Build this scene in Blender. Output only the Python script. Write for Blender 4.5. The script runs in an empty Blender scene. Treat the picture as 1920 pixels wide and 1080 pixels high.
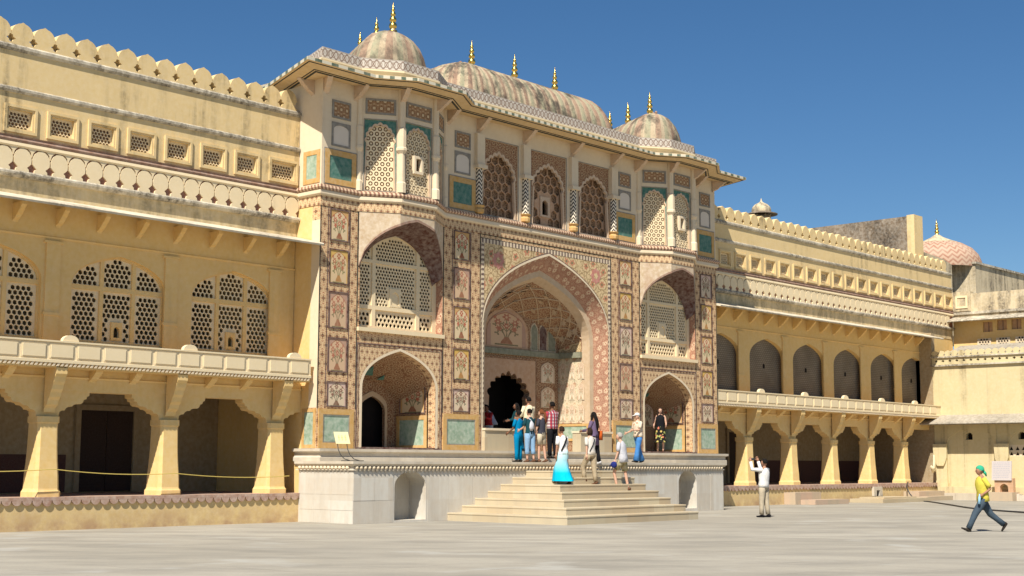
import bpy, bmesh, math, random
from mathutils import Vector, Matrix
from mathutils.geometry import tessellate_polygon
R = math.radians
PI = math.pi
scn = bpy.context.scene
COL = scn.collection

# ------------------------------------------------------------------ camera
YAW, PITCH, ROLL, FPX = R(47.92), R(7.166), R(0.16), 2639.7
cam_d = bpy.data.cameras.new('camera')
cam = bpy.data.objects.new('camera', cam_d)
COL.objects.link(cam)
scn.camera = cam
cam_d.sensor_width = 36.0
cam_d.lens = FPX / 1920 * 36
cam_d.clip_start = 0.1
cam_d.clip_end = 3000
_f = Vector((math.sin(YAW) * math.cos(PITCH), math.cos(YAW) * math.cos(PITCH), math.sin(PITCH)))
_r0 = Vector((math.cos(YAW), -math.sin(YAW), 0))
_u0 = _r0.cross(_f)
_r = _r0 * math.cos(ROLL) + _u0 * math.sin(ROLL)
_u = -_r0 * math.sin(ROLL) + _u0 * math.cos(ROLL)
cam.matrix_world = Matrix(((_r.x, _u.x, -_f.x, 0), (_r.y, _u.y, -_f.y, 0), (_r.z, _u.z, -_f.z, 1.6), (0, 0, 0, 1)))

# ------------------------------------------------------------------ sky, sun, exposure
SUN_EL, SUN_AZ = R(50), R(65)          # azimuth measured from the facade normal towards the left
to_sun = Vector((-math.sin(SUN_AZ) * math.cos(SUN_EL), -math.cos(SUN_AZ) * math.cos(SUN_EL), math.sin(SUN_EL)))
world = bpy.data.worlds.new('World')
scn.world = world
world.use_nodes = True
wn = world.node_tree.nodes
sky = wn.new('ShaderNodeTexSky')
sky.sky_type = 'NISHITA'
sky.sun_disc = False
sky.sun_elevation = SUN_EL
sky.sun_rotation = math.atan2(to_sun.x, to_sun.y)
sky.altitude = 400
sky.air_density = 1.0
sky.dust_density = 0.15
sky.ozone_density = 5.0
hs = wn.new('ShaderNodeHueSaturation')
hs.inputs['Saturation'].default_value = 1.18
world.node_tree.links.new(sky.outputs[0], hs.inputs['Color'])
world.node_tree.links.new(hs.outputs[0], wn['Background'].inputs[0])
wn['Background'].inputs[1].default_value = 0.06
sun_d = bpy.data.lights.new('sun', 'SUN')
sun_d.energy = 5.0
sun_d.angle = R(0.53)
sun_d.color = (1.0, 0.94, 0.84)
sun = bpy.data.objects.new('sun', sun_d)
COL.objects.link(sun)
sun.rotation_euler = (-to_sun).to_track_quat('-Z', 'Y').to_euler()
sun.location = to_sun * 100
scn.view_settings.view_transform = 'Standard'
scn.view_settings.look = 'None'
scn.view_settings.exposure = 0.54
scn.view_settings.gamma = 1.0
scn.view_settings.use_curve_mapping = False
scn.render.engine = 'CYCLES'
scn.cycles.max_bounces = 7

# ------------------------------------------------------------------ geometry helpers
class MB:
    def __init__(s):
        s.v = []; s.f = []; s.uv = []; s.mi = []
        s.sm = False
    def face(s, pts, uvs=None, m=0):
        i = len(s.v)
        s.v += [tuple(p) for p in pts]
        s.f.append(tuple(range(i, i + len(pts))))
        s.uv += [tuple(q) for q in uvs] if uvs else [(0, 0)] * len(pts)
        s.mi.append(m)
    def box(s, x0, x1, y0, y1, z0, z1, m=0, bottom=True):
        a = [(x0, y0, z0), (x1, y0, z0), (x1, y1, z0), (x0, y1, z0), (x0, y0, z1), (x1, y0, z1), (x1, y1, z1), (x0, y1, z1)]
        F = lambda ids, u: s.face([a[i] for i in ids], u, m)
        F((0, 1, 5, 4), [(x0, z0), (x1, z0), (x1, z1), (x0, z1)])
        F((1, 2, 6, 5), [(y0, z0), (y1, z0), (y1, z1), (y0, z1)])
        F((2, 3, 7, 6), [(x1, z0), (x0, z0), (x0, z1), (x1, z1)])
        F((3, 0, 4, 7), [(-y1, z0), (-y0, z0), (-y0, z1), (-y1, z1)])
        F((4, 5, 6, 7), [(x0, y0), (x1, y0), (x1, y1), (x0, y1)])
        if bottom: F((3, 2, 1, 0), [(x0, y1), (x1, y1), (x1, y0), (x0, y0)])
    def prism(s, loops, fr, w0, w1, m=0, ms=None, back=False, uvf=None):
        """outline + holes in (u,v), extruded from w0 to w1 in frame fr"""
        ms = m if ms is None else ms
        L = []
        for k, lp in enumerate(loops):
            ar = sum(lp[i][0] * lp[(i + 1) % len(lp)][1] - lp[(i + 1) % len(lp)][0] * lp[i][1] for i in range(len(lp)))
            if (ar > 0) != (k == 0): lp = lp[::-1]
            L.append(lp)
        flat = [p for lp in L for p in lp]
        if len(L) == 1 and len(flat) == 4:
            tris = [(0, 1, 2, 3)]
        else:
            tris = tessellate_polygon([[Vector((p[0], p[1], 0)) for p in lp] for lp in L])
        uvf = uvf or (lambda u, v: (u, v))
        for t in tris:
            a = [flat[i] for i in t]
            ar = sum(a[i][0] * a[(i + 1) % len(a)][1] - a[(i + 1) % len(a)][0] * a[i][1] for i in range(len(a)))
            if ar < 0: a = a[::-1]
            s.face([fr(p[0], p[1], w1) for p in a], [uvf(*p) for p in a], m)
            if back:
                b = a[::-1]
                s.face([fr(p[0], p[1], w0) for p in b], [uvf(*p) for p in b], m)
        for lp in L:
            n = len(lp); d = 0
            for i in range(n):
                p, q = lp[i], lp[(i + 1) % n]
                l = math.hypot(q[0] - p[0], q[1] - p[1])
                s.face([fr(p[0], p[1], w0), fr(q[0], q[1], w0), fr(q[0], q[1], w1), fr(p[0], p[1], w1)],
                       [(d, 0), (d + l, 0), (d + l, w1 - w0), (d, w1 - w0)], ms)
                d += l
    def sweep(s, path, prof, m=0, close=False, caps=True, ms=None):
        """closed profile [(outward, z)] swept along a plan path with mitred corners"""
        n = len(path); P = [Vector(p) for p in path]; rings = []; arc = [0]
        for i in range(1, n + (1 if close else 0)): arc.append(arc[-1] + (P[i % n] - P[i - 1]).length)
        for i in range(n):
            ds = []
            if i > 0 or close: ds.append((P[i] - P[i - 1]).normalized())
            if i < n - 1 or close: ds.append((P[(i + 1) % n] - P[i]).normalized())
            ns = [Vector((d.y, -d.x)) for d in ds]
            b = ns[0] if len(ns) == 1 else (ns[0] + ns[1]).normalized()
            k = 1 / max(0.3, b.dot(ns[0]))
            rings.append([(P[i].x + b.x * o * k, P[i].y + b.y * o * k, z) for o, z in prof])
        pl = [0]; np_ = len(prof)
        for j in range(np_): pl.append(pl[-1] + math.hypot(prof[(j + 1) % np_][0] - prof[j][0], prof[(j + 1) % np_][1] - prof[j][1]))
        for i in range(n if close else n - 1):
            A, B = rings[i], rings[(i + 1) % n]
            for j in range(np_):
                k = (j + 1) % np_
                s.face([A[j], B[j], B[k], A[k]], [(arc[i], pl[j]), (arc[i + 1], pl[j]), (arc[i + 1], pl[j + 1]), (arc[i], pl[j + 1])], (ms[j] if ms else m))
        if caps and not close:
            s.face(rings[0], None, m); s.face(rings[-1][::-1], None, m)
    def lathe(s, prof, c, n=16, m=0, a0=0, a1=2 * PI):
        full = abs(a1 - a0 - 2 * PI) < 1e-6
        for j in range(len(prof) - 1):
            (r0, z0), (r1, z1) = prof[j], prof[j + 1]
            for i in range(n):
                t0 = a0 + (a1 - a0) * i / n; t1 = a0 + (a1 - a0) * (i + 1) / n
                pt = lambda r, t, z: (c[0] + r * math.cos(t), c[1] + r * math.sin(t), c[2] + z)
                q = [pt(r0, t0, z0), pt(r0, t1, z0), pt(r1, t1, z1), pt(r1, t0, z1)]
                if r0 < 1e-5: q = [q[0], q[2], q[3]]
                elif r1 < 1e-5: q = [q[0], q[1], q[2]]
                s.face(q, None, m)
    def tube(s, pts, rad, n=8, m=0, caps=True, up=(0, 0, 1), cols=None):
        """rings along pts; rad = list of r or (rx, ry)"""
        P = [Vector(p) for p in pts]; rings = []
        prev = None
        for i, p in enumerate(P):
            d = (P[min(i + 1, len(P) - 1)] - P[max(i - 1, 0)])
            d = d.normalized() if d.length > 1e-9 else Vector((0, 0, 1))
            if prev is None:
                ref = Vector(up) if abs(d.dot(Vector(up))) < .9 else Vector((1, 0, 0))
                if abs(d.z) > .9: ref = Vector((0, 1, 0))
                x = ref.cross(d).normalized() if ref.cross(d).length > 1e-6 else Vector((1, 0, 0))
            else:
                x = (prev - d * prev.dot(d)).normalized()
            prev = x
            y = d.cross(x)
            r = rad[i] if isinstance(rad[i], (tuple, list)) else (rad[i], rad[i])
            rings.append([p + x * (r[0] * math.cos(2 * PI * k / n)) + y * (r[1] * math.sin(2 * PI * k / n)) for k in range(n)])
        for i in range(len(P) - 1):
            for k in range(n):
                l = (k + 1) % n
                s.face([rings[i][k], rings[i][l], rings[i + 1][l], rings[i + 1][k]], [(k / n, i), ((k + 1) / n, i), ((k + 1) / n, i + 1), (k / n, i + 1)], m if cols is None else cols[i])
        if caps:
            s.face(rings[0][::-1], None, m if cols is None else cols[0]); s.face(rings[-1], None, m if cols is None else cols[-1])
    def ell(s, c, r, nu=12, nv=8, m=0, fn=None):
        """ellipsoid, optional point warp"""
        g = []
        for j in range(nv + 1):
            th = PI * j / nv
            row = []
            for i in range(nu):
                ph = 2 * PI * i / nu
                d = Vector((math.sin(th) * math.cos(ph), math.sin(th) * math.sin(ph), math.cos(th)))
                if fn: d = fn(d)
                row.append((c[0] + r[0] * d.x, c[1] + r[1] * d.y, c[2] + r[2] * d.z))
            g.append(row)
        for j in range(nv):
            for i in range(nu):
                k = (i + 1) % nu
                q = [g[j][i], g[j + 1][i], g[j + 1][k], g[j][k]]
                if j == 0: q = [q[0], q[1], q[2]]
                if j == nv - 1: q = [q[0], q[1], q[3]]
                s.face(q, None, m)
    def mesh(s, name, mats, smooth=False, weld=False):
        me = bpy.data.meshes.new(name)
        me.from_pydata(s.v, [], s.f)
        uvl = me.uv_layers.new(name='UVMap')
        flat = [c for q in s.uv for c in q]
        uvl.data.foreach_set('uv', flat)
        for mm in (mats if isinstance(mats, (list, tuple)) else [mats]): me.materials.append(mm)
        me.polygons.foreach_set('material_index', s.mi)
        if smooth or weld or s.sm:
            bm = bmesh.new(); bm.from_mesh(me)
            bmesh.ops.remove_doubles(bm, verts=bm.verts, dist=1e-4)
            if smooth:
                for f in bm.faces: f.smooth = True
            bm.to_mesh(me); bm.free()
        return me

WL = {}
def put(name, me, loc=(0, 0, 0), parent=None, label=None):
    """link a mesh (or None for an Empty) with its world location under a parent"""
    o = bpy.data.objects.new(name, me)
    COL.objects.link(o)
    loc = Vector(loc)
    WL[o.name] = loc
    if parent is not None:
        o.parent = parent
        o.location = loc - WL[parent.name]
    else:
        o.location = loc
    if label: o['label'] = label
    return o
def tag(o, label, cat, group=None):
    o['label'] = label; o['category'] = cat
    if group: o['group'] = group
    return o
def thing(name, label, cat, loc, group=None):
    return tag(put(name, None, loc), label, cat, group)
def structure(o):
    o['kind'] = 'structure'; return o
def stuff(o):
    o['kind'] = 'stuff'; return o

def FW(Y0): return lambda u, v, w: (u, Y0 - w, v)              # faces -Y
def FX(X0): return lambda u, v, w: (X0 - w, -u, v)             # faces -X, u = -Y
def FP(p, q):                                                   # plan edge p->q, outward to its right
    p = Vector(p); d = (Vector(q) - p).normalized(); n = Vector((d.y, -d.x))
    return lambda u, v, w: (p.x + d.x * u + n.x * w, p.y + d.y * u + n.y * w, v)
def rect(u0, u1, v0, v1): return [(u0, v0), (u1, v0), (u1, v1), (u0, v1)]
def arch(u0, u1, v0, vs, va, n=10, c=.66, k=1.0):
    """pointed arch outline standing on v0, springing at vs, apex va"""
    a = (u1 - u0) / 2; m = (u0 + u1) / 2; H = va - vs; R_ = []
    for i in range(n + 1):
        t = i / n
        x = a * ((1 - t) ** 2 + 2 * t * (1 - t) * k); z = vs + H * (2 * t * (1 - t) * c + t * t)
        R_.append((x, z))
    pts = [(u0, v0), (u1, v0)] + [(m + x, z) for x, z in R_] + [(m - x, z) for x, z in R_[-2::-1]]
    return pts
def cusped(u0, u1, v0, vs, va, lobes=9, d=.1, n=6, c=.7):
    base = arch(u0, u1, v0, vs, va, 40, c)[2:]
    L = [0]
    for i in range(1, len(base)): L.append(L[-1] + math.dist(base[i], base[i - 1]))
    tot = L[-1]; m = (u0 + u1) / 2; out = []
    N = lobes * n
    for k in range(N + 1):
        s = tot * k / N
        j = max(i for i in range(len(L)) if L[i] <= s + 1e-9); j = min(j, len(base) - 2)
        t = (s - L[j]) / max(1e-9, L[j + 1] - L[j])
        p = Vector(base[j]).lerp(Vector(base[j + 1]), t)
        ctr = Vector((m, vs))
        q = abs(math.sin(PI * lobes * k / N))
        inn = (ctr - p); inn.normalize()
        p = p + inn * d * (1 - q)
        out.append((p.x, p.y))
    return [(u0 + d * .0, v0), (u1 - d * .0, v0)] + out
def inside(p, poly):
    x, y = p; c = False; n = len(poly)
    for i in range(n):
        (x0, y0), (x1, y1) = poly[i], poly[(i + 1) % n]
        if (y0 > y) != (y1 > y) and x < (x1 - x0) * (y - y0) / (y1 - y0) + x0: c = not c
    return c
def ngon(c, r, n, a=0, star=0):
    out = []
    for i in range(n):
        rr = r if not star or i % 2 == 0 else r * star
        out.append((c[0] + rr * math.cos(a + 2 * PI * i / n), c[1] + rr * math.sin(a + 2 * PI * i / n)))
    return out
def hexholes(poly, pitch, rad, n=6, a=R(30), star=0, skip=None, marg=.012):
    xs = [p[0] for p in poly]; zs = [p[1] for p in poly]; out = []
    dy = pitch * .866; j = 0
    cx = (min(xs) + max(xs)) / 2
    z = min(zs) + rad + marg
    while z < max(zs):
        off = pitch / 2 if j % 2 else 0
        k = -int((max(xs) - min(xs)) / pitch) - 1
        while k * pitch < max(xs) - min(xs):
            c = (cx + k * pitch + off, z); k += 1
            h = ngon(c, rad, n, a, star); g = ngon(c, rad + marg, n, a)
            if all(inside(q, poly) for q in g) and not (skip and any(inside(q, skip) for q in g)): out.append(h)
        z += dy; j += 1
    return out
def clip_poly(poly, u0, u1, v0, v1):
    def cl(P, ax, val, sgn):
        out = []
        for i in range(len(P)):
            a, b = P[i], P[(i + 1) % len(P)]
            ia, ib = (a[ax] - val) * sgn >= 0, (b[ax] - val) * sgn >= 0
            if ia: out.append(a)
            if ia != ib:
                t = (val - a[ax]) / (b[ax] - a[ax])
                out.append((a[0] + (b[0] - a[0]) * t, a[1] + (b[1] - a[1]) * t))
        return out
    for ax, val, sg in ((0, u0, 1), (0, u1, -1), (1, v0, 1), (1, v1, -1)):
        if poly: poly = cl(poly, ax, val, sg)
    return poly

# ------------------------------------------------------------------ procedural materials
class Sk:
    """a shader value with arithmetic"""
    def __init__(s, g, sock): s.g = g; s.s = sock
    def op(s, o, b=None, c=None): return s.g.math(o, s, b, c)
    def __add__(s, b): return s.op('ADD', b)
    __radd__ = __add__
    def __sub__(s, b): return s.op('SUBTRACT', b)
    def __rsub__(s, b): return s.g.math('SUBTRACT', b, s)
    def __mul__(s, b): return s.op('MULTIPLY', b)
    __rmul__ = __mul__
    def __truediv__(s, b): return s.op('DIVIDE', b)
    def __lt__(s, b): return s.op('LESS_THAN', b)
    def __gt__(s, b): return s.op('GREATER_THAN', b)
    def abs(s): return s.op('ABSOLUTE')
    def fract(s): return s.op('FRACT')
    def sin(s): return s.op('SINE')
    def cos(s): return s.op('COSINE')
    def sqrt(s): return s.op('SQRT')
    def max(s, b): return s.op('MAXIMUM', b)
    def min(s, b): return s.op('MINIMUM', b)
    def clamp(s): return s.op('MINIMUM', 1).op('MAXIMUM', 0)
class Gm:
    def __init__(s, name, rough=.85, spec=.25):
        s.m = bpy.data.materials.new(name); s.m.use_nodes = True
        s.nt = s.m.node_tree; s.b = s.nt.nodes['Principled BSDF']
        s.b.inputs['Roughness'].default_value = rough
        s.b.inputs['Specular IOR Level'].default_value = spec
    def n(s, t): return s.nt.nodes.new(t)
    def lk(s, sock, v):
        if isinstance(v, Sk): s.nt.links.new(v.s, sock)
        elif isinstance(v, tuple): sock.default_value = (*v, 1) if len(v) == 3 else v
        else: sock.default_value = v
    def math(s, o, a, b=None, c=None):
        n = s.n('ShaderNodeMath'); n.operation = o
        for i, v in enumerate((a, b, c)):
            if v is not None: s.lk(n.inputs[i], v)
        return Sk(s, n.outputs[0])
    def uv(s):
        n = s.n('ShaderNodeUVMap'); x = s.n('ShaderNodeSeparateXYZ')
        s.nt.links.new(n.outputs[0], x.inputs[0])
        return Sk(s, x.outputs[0]), Sk(s, x.outputs[1])
    def pos(s):
        n = s.n('ShaderNodeNewGeometry'); x = s.n('ShaderNodeSeparateXYZ')
        s.nt.links.new(n.outputs['Position'], x.inputs[0])
        return [Sk(s, x.outputs[i]) for i in range(3)]
    def rnd(s):
        return Sk(s, s.n('ShaderNodeObjectInfo').outputs['Random'])
    def vec(s, x, y, z):
        n = s.n('ShaderNodeCombineXYZ')
        for i, v in enumerate((x, y, z)): s.lk(n.inputs[i], v)
        return Sk(s, n.outputs[0])
    def noise(s, v, scale=1, det=4, rough=.55):
        n = s.n('ShaderNodeTexNoise')
        if v is not None: s.lk(n.inputs['Vector'], v)
        n.inputs['Scale'].default_value = scale; n.inputs['Detail'].default_value = det; n.inputs['Roughness'].default_value = rough
        return Sk(s, n.outputs[0])
    def ramp(s, v, a, b):
        n = s.n('ShaderNodeMapRange'); n.clamp = True
        s.lk(n.inputs[0], v); n.inputs[1].default_value = a; n.inputs[2].default_value = b
        return Sk(s, n.outputs[0])
    def mix(s, f, a, b, mode='MIX'):
        n = s.n('ShaderNodeMix'); n.data_type = 'RGBA'; n.blend_type = mode
        s.lk(n.inputs[0], f); s.lk(n.inputs[6], a); s.lk(n.inputs[7], b)
        return Sk(s, n.outputs[2])
    def bump(s, h, st=.3, d=.02):
        n = s.n('ShaderNodeBump'); n.inputs['Strength'].default_value = st; n.inputs['Distance'].default_value = d
        s.lk(n.inputs['Height'], h); s.nt.links.new(n.outputs[0], s.b.inputs['Normal'])
    def done(s, col):
        s.lk(s.b.inputs['Base Color'], col); return s.m
    def aged(s, col, amt=.25, scale=2.2, dark=(.3, .22, .14)):
        """blotchy tone variation"""
        x, y, z = s.pos(); v = s.vec(x, y, z)
        n1 = s.ramp(s.noise(v, scale, 5, .6), .35, .7)
        n2 = s.ramp(s.noise(v, scale * 7, 3, .6), .3, .75)
        c = s.mix(n1 * amt, col, s.mix(.45, col, dark))
        return s.mix(n2 * amt * .6, c, s.mix(.6, col, (.95, .9, .78)))

def plaster(name, col, streak=.0, blot=.2, sc=(.13, .10, .07), thr=(.56, .74), zbase=None, rough=.9, patch=(.42, .66), zs=.28):
    g = Gm(name, rough, .12)
    x, y, z = g.pos(); v = g.vec(x, y, z)
    c = g.aged(col, blot, 1.1, (col[0] * .55, col[1] * .48, col[2] * .4))
    h = g.noise(v, 38, 4, .65)
    if streak > 0:
        sv = g.vec(x * 3.2, y * 3.2, z * zs)
        st = g.ramp(g.noise(sv, 1.0, 6, .62), *thr)
        pt = g.ramp(g.noise(v, .55, 3, .5), *patch)
        fine = g.ramp(g.noise(v, 9, 5, .7), .25, .7)
        c = g.mix(st * pt * fine * streak, c, sc)
    if zbase is not None:
        low = g.ramp(z, zbase[1], zbase[0])
        nn = g.ramp(g.noise(v, 1.6, 6, .7), .38, .62)
        c = g.mix(low * nn * zbase[2], c, zbase[3])
    g.bump(h, .35, .006)
    return g.done(c)

def flat(name, col, rough=.8, var=.12, spec=.25, metal=0, scale=3):
    g = Gm(name, rough, spec); g.b.inputs['Metallic'].default_value = metal
    c = g.aged(col, var, scale, tuple(q * .5 for q in col)) if var else col
    return g.done(c)

YEL = (.70, .48, .18)
M = {}
M['yellow'] = plaster('yellow limewash plaster', YEL, .75, .28, (.30, .22, .12), (.62, .82))
M['yellow_clean'] = plaster('yellow limewash', (.73, .505, .20), .45, .34, (.36, .25, .12), (.55, .75), patch=(.4, .65), zs=.2)
M['attic'] = plaster('weathered attic plaster', (.70, .52, .25), .95, .35, (.10, .08, .05), (.48, .66))
M['band'] = plaster('grimy ledge plaster', (.66, .51, .27), .6, .5, (.07, .06, .045), (.38, .58), patch=(.25, .5), zs=.5)
M['frieze'] = plaster('cream frieze plaster', (.76, .62, .39), .5, .25, (.25, .18, .1), (.6, .8))
M['ledge'] = plaster('weathered lime ledge', (.62, .55, .42), 1.0, .5, (.06, .048, .036), (.32, .52), patch=(.2, .5), zs=.9)
M['chajja'] = plaster('lime washed eave slab', (.62, .54, .40), 1.0, .6, (.10, .085, .065), (.36, .58), zs=1.6)
M['plinth'] = plaster('yellow plinth plaster', (.66, .48, .21), .4, .4, (.3, .2, .1), (.55, .75), (0.0, .6, .85, (.40, .24, .14)))
M['brown_band'] = plaster('brown painted moulding', (.27, .15, .10), .7, .5, (.09, .06, .045), (.45, .65))
M['red_stone'] = plaster('red sandstone coping', (.36, .21, .15), .9, .8, (.50, .36, .26), (.40, .62))
M['white_plaster'] = plaster('cream white plaster', (.70, .575, .40), .45, .3, (.40, .29, .18), (.52, .72))
M['annex'] = plaster('pale stained plaster', (.60, .50, .28), 1.0, .3, (.24, .19, .11), (.50, .66), (.0, .9, .6, (.42, .3, .2)), patch=(.36, .6), zs=.10)
M['annex_up'] = plaster('old upper wall plaster', (.58, .47, .29), 1.0, .6, (.09, .075, .06), (.42, .58), patch=(.3, .55), zs=.35)
M['old_wall'] = plaster('blackened old wall', (.20, .14, .085), 1.0, .8, (.022, .02, .018), (.22, .5), zs=.8)
M['grey_eave'] = plaster('grey stone eave slab', (.30, .26, .20), .9, .7, (.10, .09, .08), (.4, .62), zs=1.0)
M['rib_cream'] = plaster('cream painted arch rib', (.52, .38, .24), .3, .35)
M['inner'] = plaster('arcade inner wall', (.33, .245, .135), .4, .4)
M['dado'] = flat('maroon dado', (.085, .035, .028), .8, .1)
M['dark'] = flat('dark interior', (.012, .009, .008), .9, 0)  # near-black fill painted in place of unlit depth behind openings
M['door'] = flat('dark wooden door', (.03, .014, .010), .7, .06)
M['door_frame'] = plaster('stone door frame', (.32, .24, .14), .3, .3)
M['salmon'] = plaster('salmon plaster', (.50, .30, .17), .2, .4)
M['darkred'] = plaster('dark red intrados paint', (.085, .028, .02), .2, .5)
M['pale_panel'] = plaster('pale blank panel', (.66, .58, .48), .1, .15)
M['grey_frame'] = plaster('grey painted border', (.22, .20, .17), .1, .4)
M['green_teal'] = plaster('teal painted panel', (.045, .16, .125), .1, .4)
M['green_pale'] = plaster('worn pale green panel', (.23, .34, .24), .35, .9, (.5, .5, .42), (.45, .7))
M['ochre'] = plaster('ochre painted frame', (.53, .31, .09), .2, .45)
M['gold'] = flat('gilded copper', (.83, .52, .11), .28, .15, .5, 1.0)
M['black_line'] = flat('black painted line', (.03, .03, .022), .8, .1)
M['bronze_ridge'] = plaster('ridge coping', (.25, .13, .08), .4, .5)
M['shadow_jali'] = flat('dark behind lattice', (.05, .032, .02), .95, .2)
M['rust_back'] = flat('brown backing behind lattice', (.30, .15, .07), .95, .4, scale=1.5)  # plain brown sheet seen through the lattice holes
M['cut_red'] = flat('red brown recess paint', (.26, .10, .055), .95, .4, scale=4)
M['lattice'] = plaster('cream stone lattice', (.74, .60, .38), .15, .2)
M['lattice_grey'] = plaster('weathered grey lattice', (.62, .52, .35), .3, .3)

def mk_ground():
    g = Gm('worn courtyard paving', .9, .12)
    x, y, z = g.pos()
    a = R(-42)
    u = x * math.cos(a) - y * math.sin(a); w = x * math.sin(a) + y * math.cos(a)
    v = g.vec(x, y, z)
    big = g.ramp(g.noise(g.vec(x * .16, y * .16, 0), 1, 5, .6), .33, .68)
    st = g.ramp(g.noise(g.vec(u * .9, w * .35, 0), 1, 6, .6), .4, .68)
    fine = g.ramp(g.noise(v, 14, 5, .7), .3, .7)
    pale = g.ramp(g.noise(g.vec(x * .5, y * .5, 3), 1, 4, .5), .60, .70)
    c = g.mix(big, (.345, .315, .255), (.43, .395, .325))
    c = g.mix(st * .7, c, (.215, .20, .17))
    c = g.mix(fine * .28, c, (.21, .195, .165))
    c = g.mix(pale * .75, c, (.40, .385, .34))
    # faint slab joints
    jx = ((x / 1.25).fract() - .5).abs() > .489; jy = ((y / 1.25).fract() - .5).abs() > .489
    c = g.mix(jx.max(jy) * g.ramp(g.noise(v, .7, 3), .4, .65) * .5, c, (.16, .14, .11))
    g.bump(g.noise(v, 9, 6, .7), .3, .02)
    return g.done(c)
M['ground'] = mk_ground()

def mk_marble(name, c0, c1, joint=(.75, .42), dirt=.5):
    g = Gm(name, .6, .3)
    x, y, z = g.pos(); v = g.vec(x, y, z)
    rn = g.noise(g.vec((x * 1.0).op('FLOOR'), (y * 1.0).op('FLOOR'), (z / .62).op('FLOOR')), 3.7, 0)
    c = g.mix(g.ramp(rn, .3, .7), c0, c1)
    c = g.mix(g.ramp(g.noise(g.vec(x * 3, y * 3, z * .5), 1, 6, .65), .45, .75) * dirt, c, (.36, .31, .24))
    c = g.mix(g.ramp(g.noise(v, 5, 5, .6), .4, .75) * .25, c, (.5, .38, .25))
    g.bump(g.noise(v, 30, 4, .6), .2, .005)
    return g.done(c)
M['marble'] = mk_marble('white marble cladding', (.60, .57, .50), (.53, .48, .40), dirt=.5)
M['step'] = mk_marble('worn sandstone step', (.52, .45, .31), (.44, .345, .215), dirt=.4)
M['ledge_stone'] = mk_marble('grey stone ledge', (.58, .52, .42), (.5, .44, .34), dirt=.6)

def disc(g, u, v, cu, cv, r, pet=0, amp=.25):
    du = u - cu; dv = v - cv
    d = (du * du + dv * dv).sqrt()
    if pet:
        a = g.math('ARCTAN2', dv, du)
        return d < ((a * pet).cos() * (r * amp) + r)
    return d < r

def mk_floral(name, pitch, bg, dk, mid, grn, fade=.45, off=(0, 0), asp=1.0):
    """dense rosette and leaf scroll painting; UV in metres"""
    g = Gm(name, .85, .15)
    u, v = g.uv()
    v = v / (pitch * asp) + off[1]; u = u / pitch + off[0] + v.op('FLOOR') * .5
    cu = u.fract() - .5; cv = v.fract() - .5
    r = (cu * cu + cv * cv).sqrt(); an = g.math('ARCTAN2', cv, cu)
    ku = 0.5 - cu.abs(); kv = 0.5 - cv.abs()
    r2 = (ku * ku + kv * kv).sqrt(); an2 = g.math('ARCTAN2', kv, ku)
    x, y, z = g.pos(); P = g.vec(x, y, z)
    c = g.mix(g.ramp(g.noise(P, 2.2, 4), .35, .65), bg, tuple(q * .82 for q in bg))
    # scrolling stems between flowers
    stem = ((r - .33 + (an * 4).cos() * .05).abs()) < .028
    c = g.mix(stem * .8, c, grn)
    leaf = disc(g, ku, cv.abs(), .5, .30, .085, 3, .5).max(disc(g, cu.abs(), kv, .30, .5, .085, 3, .5))
    c = g.mix(leaf * .9, c, grn)
    bud = r2 < ((an2 * 6).cos() * .03 + .15)
    c = g.mix(bud, c, mid)
    c = g.mix(r2 < .06, c, bg)
    ros = r < ((an * 8).cos() * .035 + .19)
    c = g.mix(ros, c, dk)
    c = g.mix(r < .07, c, mid)
    wear = g.ramp(g.noise(P, 6, 5, .7), .35, .72)
    c = g.mix(wear * fade, c, bg)
    g.bump(g.noise(P, 40, 3), .15, .004)
    return g.done(c)
CREAM = (.72, .54, .31)
M['floral'] = mk_floral('painted floral border', .27, (.68, .475, .265), (.085, .045, .03), (.36, .125, .065), (.32, .15, .075), .28)
M['floral_small'] = mk_floral('painted floral small', .2, (.68, .50, .29), (.10, .04, .025), (.38, .12, .06), (.28, .13, .06), .28)
M['floral_pink'] = mk_floral('pink painted arch band', .34, (.56, .27, .19), (.72, .60, .44), (.66, .45, .33), (.32, .14, .09), .35)
M['floral_red'] = mk_floral('red brown painted vault', .3, (.26, .115, .065), (.56, .44, .28), (.44, .3, .17), (.13, .1, .055), .35)
M['spandrel'] = mk_floral('painted spandrel scrolls', .62, (.68, .56, .33), (.45, .2, .13), (.5, .32, .16), (.2, .22, .11), .55)
def mk_arab(name, sc, bg, line, flower, dark, fade=.3):
    '''scrolling painted foliage: rings and petals round scattered centres'''
    g = Gm(name, .88, .12)
    u, v = g.uv(); x, y, z = g.pos(); P = g.vec(x, y, z)
    w = (g.noise(g.vec(u, v, 0), sc * .9, 2) - .5) * .5 / sc
    vo = g.n('ShaderNodeTexVoronoi'); vo.voronoi_dimensions = '2D'; vo.inputs['Randomness'].default_value = .55; vo.inputs['Scale'].default_value = sc
    g.lk(vo.inputs['Vector'], g.vec(u + w, v + w, 0))
    d = Sk(g, vo.outputs['Distance']); sp = g.n('ShaderNodeSeparateXYZ'); g.nt.links.new(vo.outputs['Position'], sp.inputs[0])
    px, py = Sk(g, sp.outputs[0]), Sk(g, sp.outputs[1])
    a = g.math('ARCTAN2', v - py, u - px)
    c = g.mix(g.ramp(g.noise(P, 2.5, 4), .35, .65), bg, tuple(q * .78 for q in bg))
    sw = ((d - .40 + (a * 3).sin() * .05).abs()) < .035
    lv = ((d - .52 + (a * 9).sin() * .10).abs()) < .05
    c = g.mix(lv * .75, c, line); c = g.mix(sw * .8, c, line)
    c = g.mix(d < ((a * 6).cos() * .06 + .22), c, flower)
    c = g.mix(d < .085, c, dark)
    c = g.mix(g.ramp(g.noise(P, 7, 5, .7), .38, .72) * fade, c, bg)
    return g.done(c)
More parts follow.
